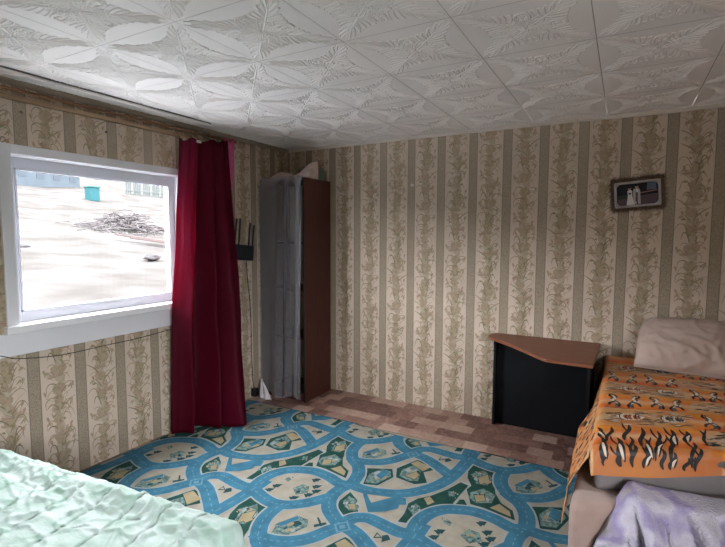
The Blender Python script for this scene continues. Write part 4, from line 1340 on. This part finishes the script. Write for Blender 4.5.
# ------------------------------------------------------------------ bed with the mint coverlet, left foreground
M_mint = mat('coverlet_mint', (0.285, 0.43, 0.36), 0.65, 0.2, col2=(0.43, 0.53, 0.495), vscale=9, bump=0.2, bscale=55, stretch=(1, 2.2, 1), sheen=0.2)
M_redm = mat('mattress_red_print', (0.20, 0.02, 0.015), 0.85, 0.2, col2=(0.05, 0.01, 0.01), vscale=30, bump=0.2, bscale=150)
M_bedw = mat_wood('bed_frame_brown', (0.10, 0.05, 0.03), (0.14, 0.075, 0.045), 0.5)
ANG = radians(5.2)
BO = Vector((1.790, -2.545, 0))
E1 = Vector((-cos(ANG), -sin(ANG), 0))
E2 = Vector((sin(ANG), -cos(ANG), 0))
BLEN, BWID, BZ = 1.70, 1.15, 0.462
def bedM():
    return Matrix(((E2.x, E1.x, 0, BO.x), (E2.y, E1.y, 0, BO.y), (0, 0, 1, 0), (0, 0, 0, 1)))
MB_ = bedM()            # local x along the width, local y along the length
t = thing('bed', 'low bed with a red patterned mattress under the mint coverlet, left foreground', 'bed', (0.9, -3.1, 0))
g = G(); g.rbox((0.045, 0.045, 0.12), (BWID, BLEN, 0.425), M_redm, 0.04, 3, M=MB_); g.build('mattress', t, smooth=False)
g = G(); g.rbox((0.06, 0.06, 0.07), (BWID - .01, BLEN - .01, 0.125), M_bedw, 0.006, 2, M=MB_); g.build('bed_frame', t)
for a in (0.10, BWID - .08):
    for b in (0.10, BLEN - .08):
        g = G(); g.rbox((a - .025, b - .025, 0.0095), (a + .025, b + .025, 0.075), M_bedw, 0.004, 2, M=MB_); g.build('leg', t)
RB = 0.042
def mint(a, b):
    """a across the bed from the far edge, b along it from the near right corner; negative hangs over"""
    da, db = max(0, RB - a), max(0, RB - b)
    d = sqrt(da * da + db * db)
    pa, pb = max(a, RB), max(b, RB)
    z = BZ
    k = 1.0
    if d > 0:
        an = min(d / RB, pi / 2)
        h = RB * sin(an)
        rest = max(0, d - RB * pi / 2)
        z -= RB * (1 - cos(an)) + rest * 0.97
        pa -= (h + rest * 0.12) * da / d
        pb -= (h + rest * 0.12) * db / d
        k = max(0.25, 1 - d / 0.09)
    V = lambda x, y, s: noise.noise(Vector((x, y, s)))
    # rolled edge with a valley behind it
    wv = 0.012 * V(b * 3, 0.2, 5.0)
    z += k * (0.014 * exp(-((a - 0.075 - wv) / 0.035) ** 2) - 0.010 * exp(-((a - 0.155 - 2 * wv) / 0.03) ** 2))
    # stitched lines across, puckered between
    bb = b + 0.03 * V(a * 3, b * 1.2, 2.0)
    w = bb / 0.145
    w = abs(w - round(w)) * 0.145
    z -= k * 0.009 * exp(-(w / 0.0055) ** 2)
    z += k * 0.008 * (1 - abs(V(a * 26 + 2 * V(b * 5, a * 5, 0), b * 7, 3.0)) * 2.2) * exp(-((a - 0.07) / 0.09) ** 2)
    r1 = 1 - abs(V(a * 5.0 + b * 2.2, b * 3.0 - a * 2.0, 7.7)) * 2
    r2 = 1 - abs(V(a * 9.0 - b * 3.0, b * 8 + a * 5, 1.1)) * 2
    z += k * (0.012 * max(0, r1) ** 7 + 0.010 * max(0, r2) ** 7 + 0.006 * max(0, 1 - abs(V(a * 16 + b * 7, b * 12 - a * 9, 6.6)) * 2) ** 4 + 0.008 * V(a * 3, b * 2.4, 9.0))
    return MB_ @ Vector((pa, pb, z))
A0, A1, B0, B1 = -0.062, BWID + .02, -0.062, BLEN
g = G(); g.grid(lambda u, v: mint(A0 + (A1 - A0) * u, B0 + (B1 - B0) * v), 190, 260, M_mint)
# stitched hem along the edge
hp = [mint(A0, B0 + (B1 - B0) * k / 60) for k in range(61)]
g.tube(hp, 0.005, M_mint, 6)
hp = [mint(A0 + (A1 - A0) * k / 60, B0) for k in range(61)]
g.tube(hp, 0.005, M_mint, 6)
g.build('mint_coverlet', smooth=True, loc=(0.9, -3.1, 0.4), label='pale mint green crumpled coverlet spread over the bed in the left foreground', cat='coverlet')

# ------------------------------------------------------------------ outside the window
M_ground = mat('ground_dry_grass', (0.0185, 0.0175, 0.0160), 0.95, 0.0, vscale=0.8, col2=(0.0290, 0.0282, 0.0270), detail=8, stretch=(1, 0.7, 1))
M_bounce_snow = mat('ground_bounce_snow', (0.72, 0.74, 0.77), 0.9, 0.2, var=0.06, vscale=1.5)  # bright bounce surface added below the window, out of view
def gz(x, y=0):
    if x > ROOM_X:
        return -0.6 + 0.30 * max(x - ROOM_X - 1, 0)  # unseen slope added so light enters the right window only downward
    d = max(-x - 1, 0)
    return -0.6 + 0.13 * d + 0.0006 * d * d
g = G()
def gpt(u, v):
    x = 18 - 88 * u
    y = -40 + 110 * v
    n = 0.25 * noise.noise(Vector((x * .15, y * .15, 0))) * min(1, max(0, (-x - 3) / 6)) + 0.08 * noise.noise(Vector((x * .7, y * .7, 3))) * min(1, max(0, (-x - 2) / 4))
    return Vector((x, y, gz(x) + n))
g.grid(gpt, 120, 140, M_ground)
ki = g.mi(M_bounce_snow)
for i, f in enumerate(g.f):       # unseen snow added by the house wall, bounces light to the ceiling
    c = sum((Vector(g.v[q]) for q in f), Vector((0, 0, 0))) / 4
    if -5.6 < c.x < 0.0 and c.y < 12:
        g.m[i] = ki
g.build('ground', smooth=True, kind='structure')
M_teal = mat('bin_turquoise', (0.009, 0.027, 0.030), 0.9, 0.0)
M_teald = mat('bin_turquoise_lid', (0.012, 0.030, 0.027), 0.9, 0.0)
t = thing('outdoor_bin', 'small turquoise bin standing on the slope outside the window', 'bin', (-32.7, 18.0, gz(-32.7)))
zb = gz(-32.7) - 0.1
g = G(); g.prism([(-33.1, 17.65), (-32.3, 17.65), (-32.3, 18.35), (-33.1, 18.35)], zb, zb + 1.0, M_teal, 0.04); g.build('bin_body', t)
g = G(); g.prism([(-33.15, 17.6), (-32.25, 17.6), (-32.25, 18.4), (-33.15, 18.4)], zb + 1.0, zb + 1.12, M_teald, 0.04); g.build('lid', t)
M_twig = mat('twig_grey', (0.032, 0.0295, 0.0295), 0.9, 0.0, var=0.2, vscale=3)
g = G()
rnd = random.Random(3)
for k in range(260):
    x = -17.5 + rnd.gauss(0, 1.0)
    y = 10.2 + rnd.gauss(0, 0.9)
    hh = max(0.05, 1.15 - 0.55 * (abs(x + 17.5) + abs(y - 10.2)))
    z = gz(x) + rnd.uniform(0.0, hh)
    a = rnd.uniform(0, 2 * pi)
    l = rnd.uniform(0.4, 1.2)
    d = Vector((cos(a), sin(a), rnd.uniform(-.25, .45)))
    p = Vector((x, y, z))
    g.tube([p - d * l * .5, p + Vector((rnd.uniform(-.08, .08), rnd.uniform(-.08, .08), .05)), p + d * l * .5], rnd.uniform(.012, .03), M_twig, 5)
tag(g.build('brush_pile', loc=(-17.5, 10.2, gz(-17.5))), 'pale heap of cut branches lying on the slope outside the window', 'brush pile', kind='stuff')
M_plank = mat_wood('plank_reddish', (0.027, 0.021, 0.020), (0.031, 0.025, 0.024), 0.9, spec=0.0)
for k, lb in enumerate(('weathered plank lying nearest the brush heap outside, upper of two', 'weathered plank on the slope outside, lower of two beside the brush heap')):
    x, y = -13.6 + k * 0.9, 8.2 + k * 0.05
    g = G()
    a = radians(28 + 6 * k)
    M2 = Matrix.Translation((x, y, gz(x) + .22)) @ Matrix.Rotation(a, 4, 'Z') @ Matrix.Rotation(radians(8), 4, 'Y')
    g.rbox((-1.0, -.09, -.03), (1.0, .09, .03), M_plank, 0.008, 2, M=M2)
    g.build('plank', loc=(x, y, gz(x)), label=lb, cat='plank', group='planks outside')
M_stone = mat('stone_grey', (0.020, 0.0195, 0.0195), 0.9, 0.0, var=0.2, vscale=5)
for (x, y, s, lb) in ((-13.0, 3.7, 0.16, 'dark stone on the left of the slope outside'), (-10.5, 6.35, 0.17, 'dark flat stone on the right of the slope outside, below the planks')):
    bm = bmesh.new()
    bmesh.ops.create_icosphere(bm, subdivisions=3, radius=1)
    for v in bm.verts:
        q = 1 + 0.35 * noise.noise(v.co * 1.6 + Vector((x, y, 0)))
        v.co = Vector((x + v.co.x * s * q, y + v.co.y * s * 1.7 * q, gz(x) + s * 0.3 + v.co.z * s * 0.6 * q))
    g = G(); g.bm(bm, M_stone)
    g.build('stone', smooth=True, loc=(x, y, gz(x)), label=lb, cat='stone')
M_bld = mat('shed_pale_blue', (0.022, 0.027, 0.031), 0.9, 0.0, var=0.06, vscale=1)
M_roof = mat('shed_roof_pale', (0.024, 0.026, 0.028), 0.9, 0.0)
M_bwin = mat('shed_window_dark', (0.019, 0.023, 0.027), 0.9, 0.0)
t = thing('long_shed', 'long pale blue shed far up the slope outside the window', 'shed', (-43, 18, gz(-43)))
Ms = Matrix.Translation((-43.5, 18.5, gz(-43.5) - .6)) @ Matrix.Rotation(radians(12), 4, 'Z')
g = G(); g.box((-2, -4.4, 0), (2, 3.9, 2.3), M_bld, M=Ms); g.build('shed_wall', t)
g = G(); g.mesh([Ms @ Vector(p) for p in ((-2.4, -4.8, 2.2), (2.4, -4.8, 2.2), (2.4, 4.2, 2.2), (-2.4, 4.2, 2.2), (0, -4.8, 3.1), (0, 4.2, 3.1))], [(1, 2, 5, 4), (0, 4, 5, 3), (0, 1, 4), (2, 3, 5), (0, 3, 2, 1)], M_roof); g.build('roof', t)
for k in range(5):
    g = G(); g.box((1.99, -3.6 + k * 1.6, 0.9), (2.02, -2.9 + k * 1.6, 1.7), M_bwin, M=Ms); g.build('window', t)
M_fen = mat('fence_pale_green', (0.026, 0.030, 0.029), 0.9, 0.0)
t = thing('fence', 'pale upright board fence at the top of the slope outside, right side', 'fence', (-41, 29, gz(-41)))
for k in range(26):
    y = 26.5 + k * 0.22
    g = G() if k == 0 else g
    h = 1.7 + 0.25 * noise.noise(Vector((k * .7, 0, 0)))
    if k % 5 != 3:
        g.box((-41.03, y, gz(-41) - .3), (-41.0, y + .16, gz(-41) + h), M_fen)
g.build('board_panel', t)
g = G()
for z in (0.3, 1.2):
    g.box((-41.0, 26.5, gz(-41) + z), (-40.95, 32.2, gz(-41) + z + .1), M_fen)
g.build('rail', t)
